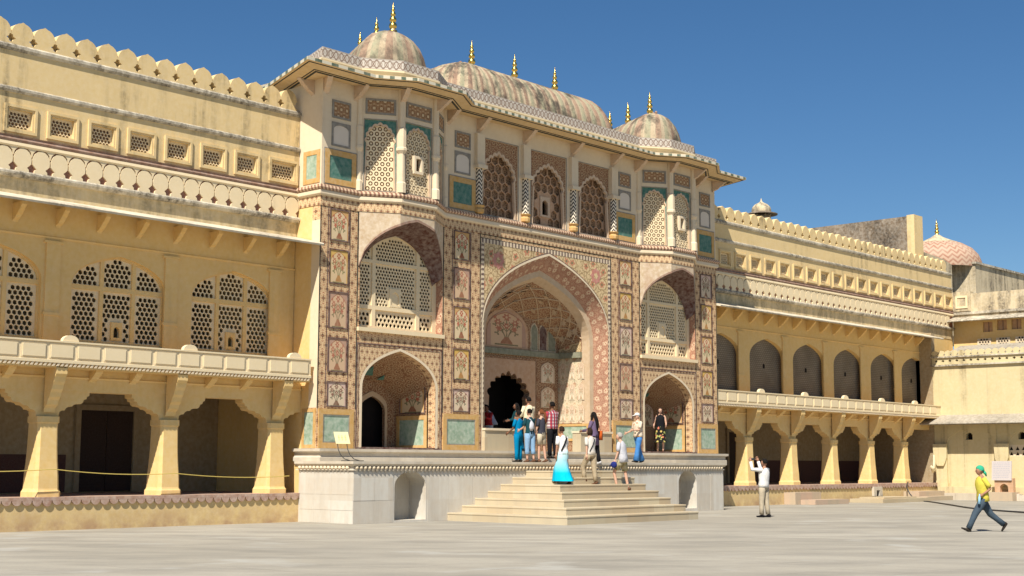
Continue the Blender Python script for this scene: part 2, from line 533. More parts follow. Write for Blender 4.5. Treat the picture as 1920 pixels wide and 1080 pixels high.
M['floral_pink'] = mk_arab('pink painted arch band', 3.2, (.46, .27, .175), (.27, .11, .07), (.58, .45, .30), (.36, .13, .09), .35)
M['floral_red'] = mk_arab('red brown painted vault', 3.0, (.27, .135, .075), (.46, .34, .20), (.42, .29, .17), (.14, .07, .045), .35)
M['spandrel'] = mk_arab('painted spandrel scrolls', 1.9, (.66, .50, .28), (.27, .17, .08), (.46, .19, .11), (.14, .16, .08), .25)
M['lit_wall'] = mk_arab('painted recess wall', 3.6, (.62, .49, .32), (.40, .27, .16), (.42, .24, .14), (.30, .26, .15), .45)
M['ornate'] = mk_floral('carved ornament panel', .22, (.36, .22, .12), (.62, .5, .32), (.55, .4, .25), (.2, .1, .05), .2)
M['lit_wall'] = mk_floral('painted iwan wall', .36, (.66, .55, .38), (.36, .17, .10), (.5, .34, .2), (.34, .3, .19), .5, asp=1.3)

def mk_bouquet(name, bg, spand, c1, c2, grn):
    """arched panel with a vase and bouquet; u in -.5..+.5, v in 0..1"""
    g = Gm(name, .85, .15)
    u, v = g.uv(); a = u.abs()
    rn = g.rnd()
    x, y, z = g.pos(); P = g.vec(x, y, z)
    wob = (g.noise(P, 9, 3) - .5) * .04
    a2 = a + wob; v2 = v + wob
    arch_in = ((a / .40) * (a / .40) * .16 + (a / .40) * .06 + v) < .93
    arch_in = arch_in.min(a < (.40 + ((v * 24).sin() * .02) * (v > .6)))
    c = g.mix(arch_in, spand, bg)
    edge = ((a / .40) * (a / .40) * .16 + (a / .40) * .06 + v - .93).abs() < .012
    c = g.mix(edge.min(a < .42), c, c2)
    stem = (a2 < .014).min(v < .8).min(v > .2)
    s2 = ((a2 - (v2 - .18) * .45).abs() < .018).min(v < .62).min(v > .2)
    s3 = ((a2 - (v2 - .40) * .8).abs() < .016).min(v < .74).min(v > .4)
    c = g.mix(stem.max(s2).max(s3) * .85, c, grn)
    lf = disc(g, a2, v2, .12, .42, .045, 3, .6).max(disc(g, a2, v2, .24, .36, .05, 3, .6)).max(disc(g, a2, v2, .1, .62, .04, 3, .6)).max(disc(g, a2, v2, .30, .58, .04, 3, .6))
    c = g.mix(lf * .9, c, grn)
    f1 = disc(g, a2, v2 * 1.0, .0, .80, .085, 6, .3).max(disc(g, a2, v2, .22, .66, .075, 6, .3)).max(disc(g, a2, v2, .2, .48, .065, 6, .3)).max(disc(g, a2, v2, 0, .56, .07, 6, .3)).max(disc(g, a2, v2, .3, .78, .04, 5, .3))
    c = g.mix(f1, c, c1)
    f2 = disc(g, a2, v2, .0, .80, .03).max(disc(g, a2, v2, .22, .66, .028)).max(disc(g, a2, v2, 0, .56, .028))
    c = g.mix(f2, c, bg)
    vase = (a2 < (.07 + (v * 19).sin() * .045 + .04)).min(v < .25).min(v > .07)
    c = g.mix(vase, c, c2)
    base = (a < .3).min(((v - .045).abs()) < .02)
    c = g.mix(base, c, grn)
    wear = g.ramp(g.noise(P, 7, 5, .7), .45, .75)
    c = g.mix(wear * .3, c, bg)
    c = g.mix(rn * .25, c, g.mix(.5, c, (.55, .36, .2)))
    return g.done(c)
M['bq'] = [mk_bouquet('painted bouquet red', (.64, .50, .31), (.55, .32, .12), (.40, .085, .05), (.26, .09, .045), (.12, .14, .06)),
           mk_bouquet('painted bouquet rose', (.58, .40, .25), (.42, .26, .19), (.38, .13, .08), (.30, .13, .07), (.16, .14, .07)),
           mk_bouquet('painted bouquet vase', (.62, .46, .27), (.60, .38, .10), (.34, .10, .05), (.38, .19, .06), (.15, .16, .06)),
           mk_bouquet('painted bouquet pale', (.62, .49, .34), (.60, .43, .35), (.20, .09, .06), (.2, .11, .07), (.12, .13, .08))]

def mk_guilloche():
    g = Gm('white interlaced parapet', .85, .15)
    u, v = g.uv(); x, y, z = g.pos(); P = g.vec(x, y, z)
    p = .40
    t = u * (2 * PI / p); vv = v - .17
    a = (vv - t.cos() * .115).abs() < .027; b = (vv + t.cos() * .115).abs() < .027
    q = (u / (p / 2)).fract() - .5
    rr = (q * q * (p * p / 4) + vv * vv * .7).sqrt()
    dots = (rr < .028).max((rr - .062).abs() < .012)
    e = (vv.abs() > .145).min(vv.abs() < .16)
    c = g.mix(g.ramp(g.noise(P, 3, 4), .4, .7) * .4, (.56, .51, .44), (.42, .37, .30))
    c = g.mix(a.max(b).max(e) * .9, c, (.21, .145, .11))
    c = g.mix(dots * .85, c, (.26, .18, .13))
    c = g.mix(g.ramp(g.noise(P, 8, 5, .7), .5, .8) * .4, c, (.74, .69, .6))
    return g.done(c)
M['guilloche'] = mk_guilloche()

def mk_dash(name, bg, fg, p, duty=.5, slant=0):
    g = Gm(name, .85, .15)
    u, v = g.uv(); x, y, z = g.pos(); P = g.vec(x, y, z)
    d = ((u / p + v * slant).fract()) < duty
    c = g.mix(d * .92, bg, fg)
    c = g.mix(g.ramp(g.noise(P, 6, 5, .7), .4, .75) * .4, c, bg)
    return g.done(c)
M['fascia'] = mk_dash('dashed eave fascia', (.60, .55, .42), (.05, .09, .06), .34, .42)
M['chevron'] = None
def mk_chevron():
    g = Gm('zigzag painted shaft', .8, .15)
    u, v = g.uv()
    s = ((u * 2).fract() - .5).abs() * 2
    d = ((v * 7.5 + s * .9).fract()) < .5
    return g.done(g.mix(d, (.74, .66, .52), (.05, .04, .035)))
M['chevron'] = mk_chevron()

def mk_dome(name, p, fade, mold):
    g = Gm(name, .92, .08)
    u, v = g.uv(); x, y, z = g.pos(); P = g.vec(x, y, z)
    f = (u / p).fract()
    c = g.mix(f < .34, (.46, .37, .25), (.35, .22, .155))
    c = g.mix((f > .54).min(f < .80), c, (.33, .32, .21))
    rib = ((u / (p / 2)).fract() - .5).abs() > .42
    c = g.mix(rib * .7, c, (.50, .41, .28))
    c = g.mix(g.ramp(g.noise(P, 4.5, 6, .7), .36, .66) * fade, c, (.44, .34, .22))
    bl = g.ramp(g.noise(g.vec(x * 1.3, y * 1.3, z * 1.0), 1, 7, .72), .46, .60)
    c = g.mix(bl * mold, c, (.07, .062, .05))
    sp = g.ramp(g.noise(P, 16, 4, .7), .56, .66)
    c = g.mix(sp * .5, c, (.10, .085, .065))
    g.bump(g.noise(P, 14, 5), .4, .012)
    return g.done(c)
M['dome2'] = mk_dome('weathered ribbed vault plaster', .56, .5, .9)
M['dome3'] = mk_dome('mouldy striped dome plaster', .9, .6, .9)
M['dome'] = mk_dome('striped weathered dome plaster', .9, .6, .6)
def mk_scale():
    g = Gm('chevron tiled dome', .9, .1)
    u, v = g.uv(); x, y, z = g.pos(); P = g.vec(x, y, z)
    s = ((u * 6).fract() - .5).abs() * 2
    d = ((v * 4 + s * .8).fract()) < .45
    c = g.mix(d * .75, (.48, .33, .23), (.30, .13, .085))
    c = g.mix(g.ramp(g.noise(P, 1.2, 4), .4, .7) * .5, c, (.46, .37, .28))
    return g.done(c)
M['scale_dome'] = mk_scale()
def mk_screen():
    g = Gm('fine grey brown screen', .95, .1)
    u, v = g.uv(); x, y, z = g.pos(); P = g.vec(x, y, z)
    row = (v / .085).op('FLOOR')
    a = ((v / .085).fract() - .5).abs() > .36
    b = ((u / .16 + row * .5).fract() - .5).abs() > .42
    c = g.mix(g.ramp(g.noise(P, 1.2, 5), .35, .65), (.20, .165, .12), (.27, .225, .165))
    c = g.mix(a.max(b) * .55, c, (.07, .055, .04))
    g.bump(a.max(b) * -1.0, .5, .015)
    return g.done(c)
M['screen'] = mk_screen()
def mk_honey():
    g = Gm('brown fine honeycomb screen', .95, .1)
    u, v = g.uv(); x, y, z = g.pos(); P = g.vec(x, y, z)
    vo = g.n('ShaderNodeTexVoronoi'); vo.feature = 'DISTANCE_TO_EDGE'
    g.lk(vo.inputs['Vector'], g.vec(u, v, 0)); vo.inputs['Scale'].default_value = 12
    e = Sk(g, vo.outputs[0]) < .11
    c = g.mix(e, (.17, .10, .055), (.36, .225, .13))
    return g.done(c)
M['honey'] = mk_honey()

# ------------------------------------------------------------------ ground
gb = MB()
gb.face([(-600, -300, 0), (900, -300, 0), (900, 900, 0), (-600, 900, 0)])
structure(put('ground', gb.mesh('ground', M['ground'])))

WY = 31.95
fw = FW(WY)
rng = random.Random(7)

# shared small pieces of the two wings -------------------------------------------------
def merlon_outline(p, h):
    q = [(-.5 * p, 0), (.5 * p, 0), (.5 * p, .08 * h), (.43 * p, .11 * h), (.40 * p, .19 * h), (.29 * p, .25 * h), (.40 * p, .31 * h), (.43 * p, .40 * h), (.5 * p, .42 * h)]
    top = []
    for i in range(9):
        t = i / 8
        a = t * PI / 2
        top.append((.5 * p * math.cos(a) ** .9, .42 * h + .53 * h * math.sin(a) + (.05 * h if i == 8 else 0)))
    r = q[2:] + top[1:]
    l = [(-x, z) for x, z in r[::-1]][1:]
    return [(-.5 * p, 0), (.5 * p, 0)] + r[0:] + l
MERL_P = .605
def mk_merlon():
    b = MB(); b.prism([[(x * .995, z) for x, z in merlon_outline(MERL_P, .62)]], FW(0), -.13, .13, back=True); return b
merlon_me = mk_merlon().mesh('merlon', M['attic'])
FR_P = .50
def mk_fr():
    b = MB(); p = FR_P; h = .60
    out = [(-.36 * p, 0), (.36 * p, 0), (.33 * p, .10 * h), (.22 * p, .16 * h), (.33 * p, .24 * h), (.36 * p, .33 * h)]
    for i in range(1, 8):
        a = (-.45 + 1.45 * i / 8) * PI / 2
        out.append((.46 * p * math.cos(a), .58 * h + .26 * h * math.sin(a) if i < 7 else .86 * h))
    out = [(-.36 * p, 0), (.36 * p, 0), (.34 * p, .12 * h), (.24 * p, .19 * h), (.34 * p, .26 * h), (.46 * p, .36 * h), (.475 * p, .55 * h), (.44 * p, .70 * h), (.34 * p, .84 * h), (.18 * p, .94 * h), (0, .98 * h)]
    full = out + [(-x, z) for x, z in out[:1:-1][1:]]
    b.prism([full], FW(0), 0, .05); return b
fr_me = mk_fr().mesh('frieze_petal', M['frieze'])
def mk_corbel(dep, h, wd, steps=4):
    """curved bracket under an eave: profile in (outward, z), top at z=0"""
    pr = [(0, 0), (dep, 0), (dep, -.16 * h)]
    for i in range(steps):
        t = (i + 1) / steps
        o = dep * (1 - t) ** .8; z = -.16 * h - .84 * h * t
        pr.append((o + .07 * dep, z + .10 * h)); pr.append((o, z))
    b = MB()
    pr = pr[::-1]
    fr = lambda u, v, w: (w, -u, v)
    b.prism([pr], fr, -wd / 2, wd / 2, back=True)
    return b
corb_me = mk_corbel(.44, .46, .14, 4).mesh('eave_bracket', M['yellow_clean'])
small_br_me = mk_corbel(.34, .30, .2, 3).mesh('small_bracket', M['yellow_clean'])
big_br_me = mk_corbel(.52, 1.1, .30, 5).mesh('balcony_bracket', M['yellow_clean'])

def mk_pillar():
    b = MB(); prof = [(.37, .0), (.37, .12), (.345, .16), (.335, .20), (.325, .5), (.30, .85), (.285, 1.2), (.275, 1.7), (.275, 1.78), (.30, 1.80), (.30, 1.95)]
    for j in range(len(prof) - 1):
        (a, z0), (c, z1) = prof[j], prof[j + 1]
        def ring(r, z):
            k = r * .76
            return [(-r, -k, z), (-k, -r, z), (k, -r, z), (r, -k, z), (r, k, z), (k, r, z), (-k, r, z), (-r, k, z)]
        A, C = ring(a, z0), ring(c, z1)
        for i in range(8):
            b.face([A[i], A[(i + 1) % 8], C[(i + 1) % 8], C[i]], [(i, z0), (i + 1, z0), (i + 1, z1), (i, z1)])
    return b
pillar_me = mk_pillar().mesh('pillar_shaft', M['yellow_clean'])
def mk_capital(sgn):
    """cusped side bracket springing from a pillar head to the beam"""
    pts = [(.0, .0), (.30, .0)]
    # lobes from (.28,.02) to (1.18,.63)
    cs = [(.30, .0), (.32, .12), (.38, .155), (.46, .16), (.50, .22), (.57, .255), (.66, .26), (.71, .31), (.80, .33), (.90, .33), (.955, .37), (.985, .44), (1.05, .455), (1.07, .52), (1.13, .54), (1.14, .63)]
    pts = [(0, .0)] + cs + [(0, .63)]
    b = MB(); b.prism([[(x * sgn, z) for x, z in pts]], FW(0), -.17, .17, back=True); return b
cap_me = {s: mk_capital(s).mesh('capital_bracket', M['yellow_clean']) for s in (-1, 1)}
def mk_panel(w, h):
    b = MB(); fr = FW(0)
    b.prism([rect(-w / 2, w / 2, -h / 2, h / 2)], fr, 0, .012)
    b.prism([rect(-w / 2 + .035, w / 2 - .035, -h / 2 + .035, h / 2 - .035)], fr, 0.012, .03)
    return b
panel_me = mk_panel(.66, .37).mesh('balcony_panel', M['frieze'])
def mk_knob():
    b = MB(); b.prism([[( .22 * math.cos(a * PI / 8), .15 * math.sin(a * PI / 8)) for a in range(9)]], FW(0), -.06, .06, back=True); return b
knob_me = mk_knob().mesh('parapet_knob', M['frieze'])
def mk_scallop(p):
    b = MB(); pts = [(.5 * p * math.cos(PI + a * PI / 8) * .92, .13 * math.sin(PI + a * PI / 8)) for a in range(9)]
    b.prism([pts[::1]], FW(0), 0, .05); return b
SC_P = .262
scal_me = mk_scallop(SC_P).mesh('scallop', M['red_stone'])

# attic window: moulded frame around a recessed star lattice
def mk_attic(w, h, mat_l):
    fr = FW(0); b = MB()
    b.prism([rect(-w / 2, w / 2, 0, h), rect(-w / 2 + .07, w / 2 - .07, .07, h - .07)], fr, -.02, .05)
    b.prism([rect(-w / 2 + .07, w / 2 - .07, .07, h - .07), rect(-w / 2 + .12, w / 2 - .12, .115, h - .115)], fr, -.12, .02)
    l = MB(); P = rect(-w / 2 + .10, w / 2 - .10, .095, h - .095)
    l.prism([P] + hexholes(P, .098, .046, 6, 0, 0, marg=.006), fr, -.13, -.09)
    return b.mesh('window_frame', M['attic']), l.mesh('lattice', mat_l)
attic_me = mk_attic(.88, .70, M['lattice'])
attic_wide = mk_attic(1.06, .70, M['lattice'])

def wing(root, X0, X1, X1low, arches, pillars, left, zpar):
    # --- attic ------------------------------------------------------------
    b = MB()
    winx = left['win']
    holes = [rect(x - w / 2 + .06, x + w / 2 - .06, 9.78, 10.36) for x, w in winx]
    b.prism([rect(X0, X1, 9.62, 10.72)] + holes, fw, -.2, 0)
    b.box(X0, X1, WY + .21, WY + .6, 9.5, 10.7)
    put('attic_wall', b.mesh('attic_wall', M['attic']), parent=root)
    for x, w in winx:
        a = attic_me if w < 1 else attic_wide
        f = put('attic_window', a[0], (x, WY, 9.72), root)
        put('lattice', a[1], (x, WY, 9.72), f)
        bb = MB(); bb.box(-w / 2, w / 2, .165, .19, .05, .66)
        put('backing', bb.mesh('backing', M['rust_back'] if left['l'] else M['attic']), (x, WY, 9.72), f)
    P2 = [(X0, WY), (X1, WY)]
    def cornice(name, prof, mat):
        c = MB(); c.sweep(P2, prof); return put(name, c.mesh(name, mat), parent=root)
    cornice('cornice', [(-.1, 10.72), (.02, 10.72), (.065, 10.77), (.065, 10.83), (.01, 10.87), (-.1, 10.87)], M['ledge'])
    c = MB(); c.box(X0, X1, WY + .0, WY + .5, 10.85, zpar); put('parapet_wall', c.mesh('parapet_wall', M['attic']), parent=root)
    cornice('coping', [(-.4, zpar), (.01, zpar - .05), (.065, zpar + .01), (.065, zpar + .08), (.0, zpar + .13), (-.4, zpar + .13)], M['ledge'])
    n = int((X1 - X0) / MERL_P)
    for i in range(n):
        o = put('merlon', merlon_me, (X1 - .1 - (i + .5) * MERL_P if left['l'] else X0 + (i + .5) * MERL_P, WY + .15, zpar + .125), root)
        o.rotation_euler = (rng.uniform(-.012, .012), rng.uniform(-.012, .012), 0)
        o.scale = (1, 1, rng.uniform(.96, 1.03))
    # --- frieze -------------------------------------------------------------
    cornice('painted_moulding', [(-.1, 9.48), (.05, 9.48), (.08, 9.54), (.04, 9.60), (.07, 9.64), (-.1, 9.64)], M['brown_band'])
    cornice('upper_moulding', [(-.1, 9.36), (.045, 9.36), (.075, 9.40), (.06, 9.475), (-.1, 9.475)], M['frieze'])
    c = MB(); c.box(X0, X1, WY - .0, WY + .4, 8.72, 9.50); put('frieze_wall', c.mesh('frieze_wall', M['cut_red']), parent=root)
    n = int((X1 - X0) / FR_P)
    for i in range(n):
        put('frieze_petal', fr_me, (X0 + (i + .5) * FR_P, WY, 8.765), root)
    c = MB()
    full = [(X0, 9.37)] 
    # spandrel strip above the petals: scalloped lower edge
    pts = []
    for i in range(n):
        x0 = X0 + i * FR_P
        for k in range(7):
            a = PI * k / 6
            pts.append((x0 + FR_P / 2 - FR_P * .5 * math.cos(a), 9.10 + .295 * (math.sin(a) ** .75)))
    for i in range(n):
        seg = pts[i * 7:(i + 1) * 7]
        c.prism([[(seg[0][0], 9.38)] + [(seg[0][0], seg[0][1] + .06)] + seg[1:-1] + [(seg[-1][0], seg[-1][1] + .06), (seg[-1][0], 9.38)]], fw, 0, .045)
    put('frieze_rail', c.mesh('frieze_rail', M['frieze']), parent=root)
    cornice('ledge', [(-.1, 8.60), (.06, 8.62), (.11, 8.68), (.11, 8.73), (.05, 8.775), (-.1, 8.775)], M['ledge'])
    c = MB(); c.box(X0, X1, WY + .03, WY + .5, 8.15, 8.66); put('stained_band', c.mesh('stained_band', M['band']), parent=root)
    # --- eave -------------------------------------------------------------
    c = MB(); Xe = X1low if not left['l'] else X1
    c.sweep([(X0, WY), (Xe, WY)], [(-.1, 8.22), (-.1, 8.10), (1.2, 7.82), (1.22, 7.87), (1.18, 7.91)])
    put('eave_slab', c.mesh('eave_slab', M['chajja']), parent=root)
    x = left['corb0']
    while x < Xe - .2:
        put('eave_bracket', corb_me, (x, WY + .1, 7.98), root); x += 1.17
    # --- upper storey wall with arches --------------------------------------
    hs = []
    for cx in arches:
        hs.append((cx, clip_poly(arch(cx - 1.40, cx + 1.40, 4.62, 6.15, 6.98, 8, .70, 1.0), X0 + .02, Xe - .02, 0, 20)))
    c = MB(); yo = -.10
    c.prism([rect(X0, Xe, 4.05, 8.2)] + [h for _, h in hs], fw, yo - .30, yo)
    put('upper_wall', c.mesh('upper_wall', M['yellow_clean']), parent=root)
    for cx, h in hs:
        if left['l']: jali_window(root, cx, h)
        else: screen_window(root, cx, h)
    for px in pillars:
        c = MB(); c.prism([rect(-.20, .20, 4.1, 7.16)], FW(0), yo, yo + .05); c.prism([rect(-.27, .27, 7.10, 7.16)], FW(0), yo, yo + .06)
        c.prism([rect(-.24, .24, 5.28, 5.36)], FW(0), yo, yo + .07)
        put('pilaster', c.mesh('pilaster', M['yellow_clean']), (px + .18, WY, 0), root)
    c = MB(); c.sweep([(X0, WY), (Xe, WY)], [(-.12, 7.22), (-.075, 7.22), (-.06, 7.26), (-.12, 7.28)]); put('string_course', c.mesh('string_course', M['yellow_clean']), parent=root)
    # --- balcony ------------------------------------------------------------
    bx1 = Xe - (.14 if left['l'] else 0)
    c = MB(); c.box(X0, bx1, WY - .9, WY - .78, 4.06, 4.55)
    c.sweep([(X0, WY - .9), (bx1, WY - .9)], [(-.13, 4.53), (.035, 4.53), (.035, 4.57), (-.13, 4.58)])
    c.sweep([(X0, WY - .9), (bx1, WY - .9)], [(-.13, 4.03), (.03, 4.03), (.03, 4.10), (-.0, 4.11), (-.13, 4.11)])
    put('balcony_parapet', c.mesh('balcony_parapet', M['frieze']), parent=root)
    c = MB(); c.box(X0, bx1, WY - .88, WY + .3, 3.92, 4.05); put('balcony_slab', c.mesh('balcony_slab', M['yellow_clean']), parent=root)
    n = int((bx1 - X0) / .74)
    for i in range(n):
        x = (bx1 - .42 - i * .74) if left['l'] else (X0 + .4 + i * .74)
        put('balcony_panel', panel_me, (x, WY - .9, 4.315), root)
    for px in pillars: put('parapet_knob', knob_me, (px + .2, WY - .84, 4.575), root)
    c = MB(); x = X0
    while x < bx1 - .1:
        q = [(x, 3.95), (x + .06, 3.95), (x + .11, 4.03), (x + .05, 4.03)]
        c.prism([q], FW(WY - .9), -.04, .02); x += .115
    stuff(put('bead_course', c.mesh('bead_course', M['white_plaster']), parent=root))
    # --- arcade -------------------------------------------------------------
    c = MB(); c.box(X0, Xe, WY - .31, WY + .07, 3.38, 3.93); put('beam', c.mesh('beam', M['yellow_clean']), parent=root)
    c = MB(); c.sweep([(X0, WY - .31), (Xe, WY - .31)], [(-.05, 3.70), (.02, 3.70), (.05, 3.74), (-.05, 3.77)]); put('beam_moulding', c.mesh('beam_moulding', M['yellow_clean']), parent=root)
    for px in pillars:
        o = put('pillar', pillar_me, (px, WY - .12, .80), root)
        for s in (-1, 1): put('capital_bracket', cap_me[s], (px, WY - .12, 2.75), o)
        put('balcony_bracket', big_br_me, (px, WY - .36, 3.95), o)
    x = pillars[0] + 1.17 - 3.51
    while x < Xe - .3:
        if x > X0 + .2 and min(abs(x - p) for p in pillars) > .4: put('small_bracket', small_br_me, (x, WY - .31, 3.93), root)
        x += 1.17
    c = MB(); c.box(X0, Xe, WY - .65, WY + 4.2, 0, .72); put('plinth', c.mesh('plinth', M['plinth']), parent=root)
    c = MB(); c.box(X0, Xe, WY - .70, WY + 4.2, .722, .80); put('plinth_coping', c.mesh('plinth_coping', M['red_stone']), parent=root)
    n = int((Xe - X0) / SC_P)
    for i in range(n):
        o = put('scallop', scal_me, (X0 + (i + .5) * SC_P, WY - .652, .72), root)
        o.scale = (1, 1, rng.uniform(.8, 1.1))
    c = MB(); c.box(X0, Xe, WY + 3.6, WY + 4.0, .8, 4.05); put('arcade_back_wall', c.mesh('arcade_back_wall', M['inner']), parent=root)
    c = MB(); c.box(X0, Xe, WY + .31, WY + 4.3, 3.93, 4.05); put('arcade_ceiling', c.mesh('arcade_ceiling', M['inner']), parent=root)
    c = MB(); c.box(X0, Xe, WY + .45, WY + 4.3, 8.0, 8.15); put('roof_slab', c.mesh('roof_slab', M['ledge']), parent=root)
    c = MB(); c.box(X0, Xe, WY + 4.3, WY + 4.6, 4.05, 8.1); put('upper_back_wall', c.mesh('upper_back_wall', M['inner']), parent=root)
    if not left['l']:
        c = MB(); c.box(Xe + .36, X1, WY + .05, WY + .5, 5.5, 8.64); put('rear_wall', c.mesh('rear_wall', M['yellow']), parent=root)
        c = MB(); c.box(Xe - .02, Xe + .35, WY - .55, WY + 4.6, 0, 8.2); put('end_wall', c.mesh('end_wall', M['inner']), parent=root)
    # dado panels and doors in the back of the arcade
    for i, (x0, x1) in enumerate(left['dado']):
        c = MB(); c.prism([rect(x0, x1, .82, 1.85)], FW(WY + 3.6), 0, .03); put('dado_panel', c.mesh('dado_panel', M['dado']), parent=root)
    for x0, x1, zt in left['doors']:
        c = MB(); c.prism([rect(x0 - .16, x1 + .16, .82, zt + .16), rect(x0, x1, .821, zt)], FW(WY + 3.6), 0, .09)
        d = put('door', c.mesh('door', M['door_frame']), parent=root)
        c = MB(); c.prism([rect(x0, (x0 + x1) / 2 - .01, .83, zt)], FW(WY + 3.6), 0, .03); put('door_leaf', c.mesh('door_leaf', M['door']), parent=d)
        c = MB(); c.prism([rect((x0 + x1) / 2 + .01, x1, .83, zt)], FW(WY + 3.6), 0, .03); put('door_leaf', c.mesh('door_leaf', M['door']), parent=d)

def jali_window(root, cx, h):
    """three-light arched stone lattice window with a little hatch"""
    fr = FW(WY); wy = -.22
    root_w = MB()
    sh = [((x - cx) * .955 + cx, (z - 4.62) * .965 + 4.66) for x, z in h]
    xs = [p[0] for p in sh]
    lx = [(cx - 1.36, cx - .53), (cx - .42, cx + .42), (cx + .53, cx + 1.36)]
    rows = [(4.74, 6.04), (6.16, 7.2)]
    hatch = rect(cx - .16, cx + .16, 4.79, 5.26)
    panes = []
    for r, (z0, z1) in enumerate(rows):
        for k, (a, b_) in enumerate(lx):
            q = clip_poly([((x - cx) * .965 + cx, (z - 4.62) * .97 + 4.64) for x, z in h], a, b_, z0, z1)
            if q and len(q) > 2 and max(p[0] for p in q) - min(p[0] for p in q) > .1: panes.append(q)
    c = MB()
    c.prism([h] + panes, fr, wy - .08, wy + .02)
    w = put('arched_window', c.mesh('arched_window', M['yellow_clean']), parent=root)
    for q in panes:
        sk = None
        if abs(sum(p[0] for p in q) / len(q) - cx) < .2 and min(p[1] for p in q) < 5: sk = hatch
        l = MB()
        l.prism([q] + hexholes(q, .142, .066, 6, R(30), 0, sk, .003) + ([[(x, z) for x, z in arch(cx - .085, cx + .085, 4.86, 5.05, 5.14, 4)]] if sk else []), fr, wy - .07, wy - .03)
        put('lattice', l.mesh('lattice', M['frieze']), parent=w)
        if sk:
            f = MB(); f.prism([hatch, arch(cx - .085, cx + .085, 4.86, 5.05, 5.14, 4)], fr, wy - .04, wy + .03)
            put('hatch', f.mesh('hatch', M['yellow_clean']), parent=w)

def screen_window(root, cx, h):
    fr = FW(WY)
    c = MB(); c.prism([h], fr, -.34, -.30)
    w = put('screen_window', c.mesh('screen_window', M['screen']), parent=root)
    c = MB(); c.prism([arch(cx - .07, cx + .07, 5.72, 5.86, 5.92, 4)], fr, -.30, -.285)
    put('hatch', c.mesh('hatch', M['dark']), parent=w)

LW = thing('palace_wing', 'cream yellow palace wing with hexagon lattice windows and wide arcade beside the yellow rope', 'building', (18, WY, 0))
wl = [(16.72 + .44 + i * 1.1573, .88) for i in range(-5, 7)] + [(25.42, 1.06)]
wing(LW, 11.0, 26.0, 26.0, [12.95, 16.58, 20.22, 23.86], [14.58, 18.08, 21.58, 25.1], dict(l=True, win=wl, corb0=11.35, dado=[(11.2, 13.2), (14.2, 20.9), (23.7, 24.4)], doors=[(21.3, 23.0, 3.1), (26.6, 27.6, 2.9)]), 11.82)
RW = thing('palace_wing', 'long receding palace wing with grey screened arches and a merlon parapet between gatehouse and annex', 'building', (57, WY, 0))
wr = [(47.30 + i * 1.157, .86) for i in range(0, 20)]
wing(RW, 46.28, 69.75, 66.0, [48.25, 51.75, 55.22, 58.76, 62.26, 65.4], [49.48, 52.95, 56.42, 59.85, 63.2], dict(l=False, win=wr, corb0=46.9, dado=[(46.4, 53.5), (56.0, 66), ], doors=[(53.9, 55.2, 3.1)]), 11.52)

# ------------------------------------------------------------------ gatehouse
GY = 30.95; GL, GR, GC = 26.02, 46.27, 36.145
BAYS = (29.25, 43.04)
fg = FW(GY)
gate = thing('gatehouse', 'painted gatehouse with tall pointed arch, lattice bays, striped roofs and gilded finials', 'gatehouse', (GC, GY, 0))
def P(name, mb, mat, parent=None, loc=(0, 0, 0), smooth=False):
    return put(name, mb.mesh(name, mat, smooth), loc, parent or gate)
def plate(name, u0, u1, v0, v1, w0, w1, mat, parent=None, fr=None, holes=()):
    b = MB(); b.prism([rect(u0, u1, v0, v1)] + list(holes), fr or fg, w0, w1)
    return P(name, b, mat, parent)
def frame(name, u0, u1, v0, v1, t, w, mat, parent=None, fr=None, w0=0):
    return plate(name, u0, u1, v0, v1, w0, w, mat, parent, fr, [rect(u0 + t, u1 - t, v0 + t, v1 - t)])
def loft(mb, A, B, m=0, flip=False):
    d = 0
    for i in range(len(A) - 1):
        l = (Vector(A[i + 1]) - Vector(A[i])).length
        h = (Vector(B[i]) - Vector(A[i])).length
        q = [A[i], A[i + 1], B[i + 1], B[i]]; uv = [(d, 0), (d + l, 0), (d + l, h), (d, h)]
        if flip: q = q[::-1]; uv = uv[::-1]
        mb.face(q, uv, m); d += l
def arc3(u0, u1, v0, vs, va, Y, n=14, c=.66):
    pts = arch(u0, u1, v0, vs, va, n, c)
    pts = [pts[1]] + pts[2:] + [pts[0]]
    return [(x, Y, z) for x, z in pts]

# lower wall with the great arch and the niches
IW = 3.27
iwan = arch(GC - IW, GC + IW, 2.05, 6.05, 8.69, 16, .66)
holes = [iwan]
for cx in BAYS:
    s = .12 if cx < GC else .0
    holes.append(arch(cx - 1.53, cx + 1.50, 2.05, 3.85, 5.0, 10, .68))
    holes.append(arch(cx - 1.68, cx + 1.78, 5.62, 7.35, 8.95, 10, .7))
b = MB(); b.prism([rect(GL, GR, 0, 9.5)] + holes, fg, -.35, 0)
P('painted_wall', b, [M['floral']])
# body: flanks, back, roof
for x in (GL, GR - .4):
    b = MB(); b.box(x, x + .4, GY + .35, 36, 0, 9.5); P('side_wall', b, M['yellow_clean'])
b = MB(); b.box(GL, GR, 36, 36.4, 0, 12.95); P('back_wall', b, M['yellow_clean'])
for x in (GL, GR - .4):
    b = MB(); b.box(x, x + .4, GY + .35, 36, 9.5, 12.95); P('upper_side_wall', b, M['white_plaster'])
b = MB(); b.box(GL, GR, GY + .3, 36.2, 12.95, 13.12); P('roof_deck', b, M['ledge'])
ff = FX(GL)
plate('painted_flank', -GY - .36, -GY, 3.2, 8.62, 0.0, .004, M['white_plaster'], fr=ff)
frame('dado_frame', -GY - .62, -GY - .03, 2.06, 3.18, .1, .02, M['ochre'], fr=ff)
plate('dado_panel', -GY - .52, -GY - .13, 2.16, 3.08, 0, .008, M['green_pale'], fr=ff)
frame('upper_panel_frame', -GY - .80, -GY - .06, 9.72, 10.70, .14, .02, M['ochre'], fr=ff)
plate('upper_panel', -GY - .66, -GY - .20, 9.86, 10.56, 0, .008, M['green_pale'], fr=ff)

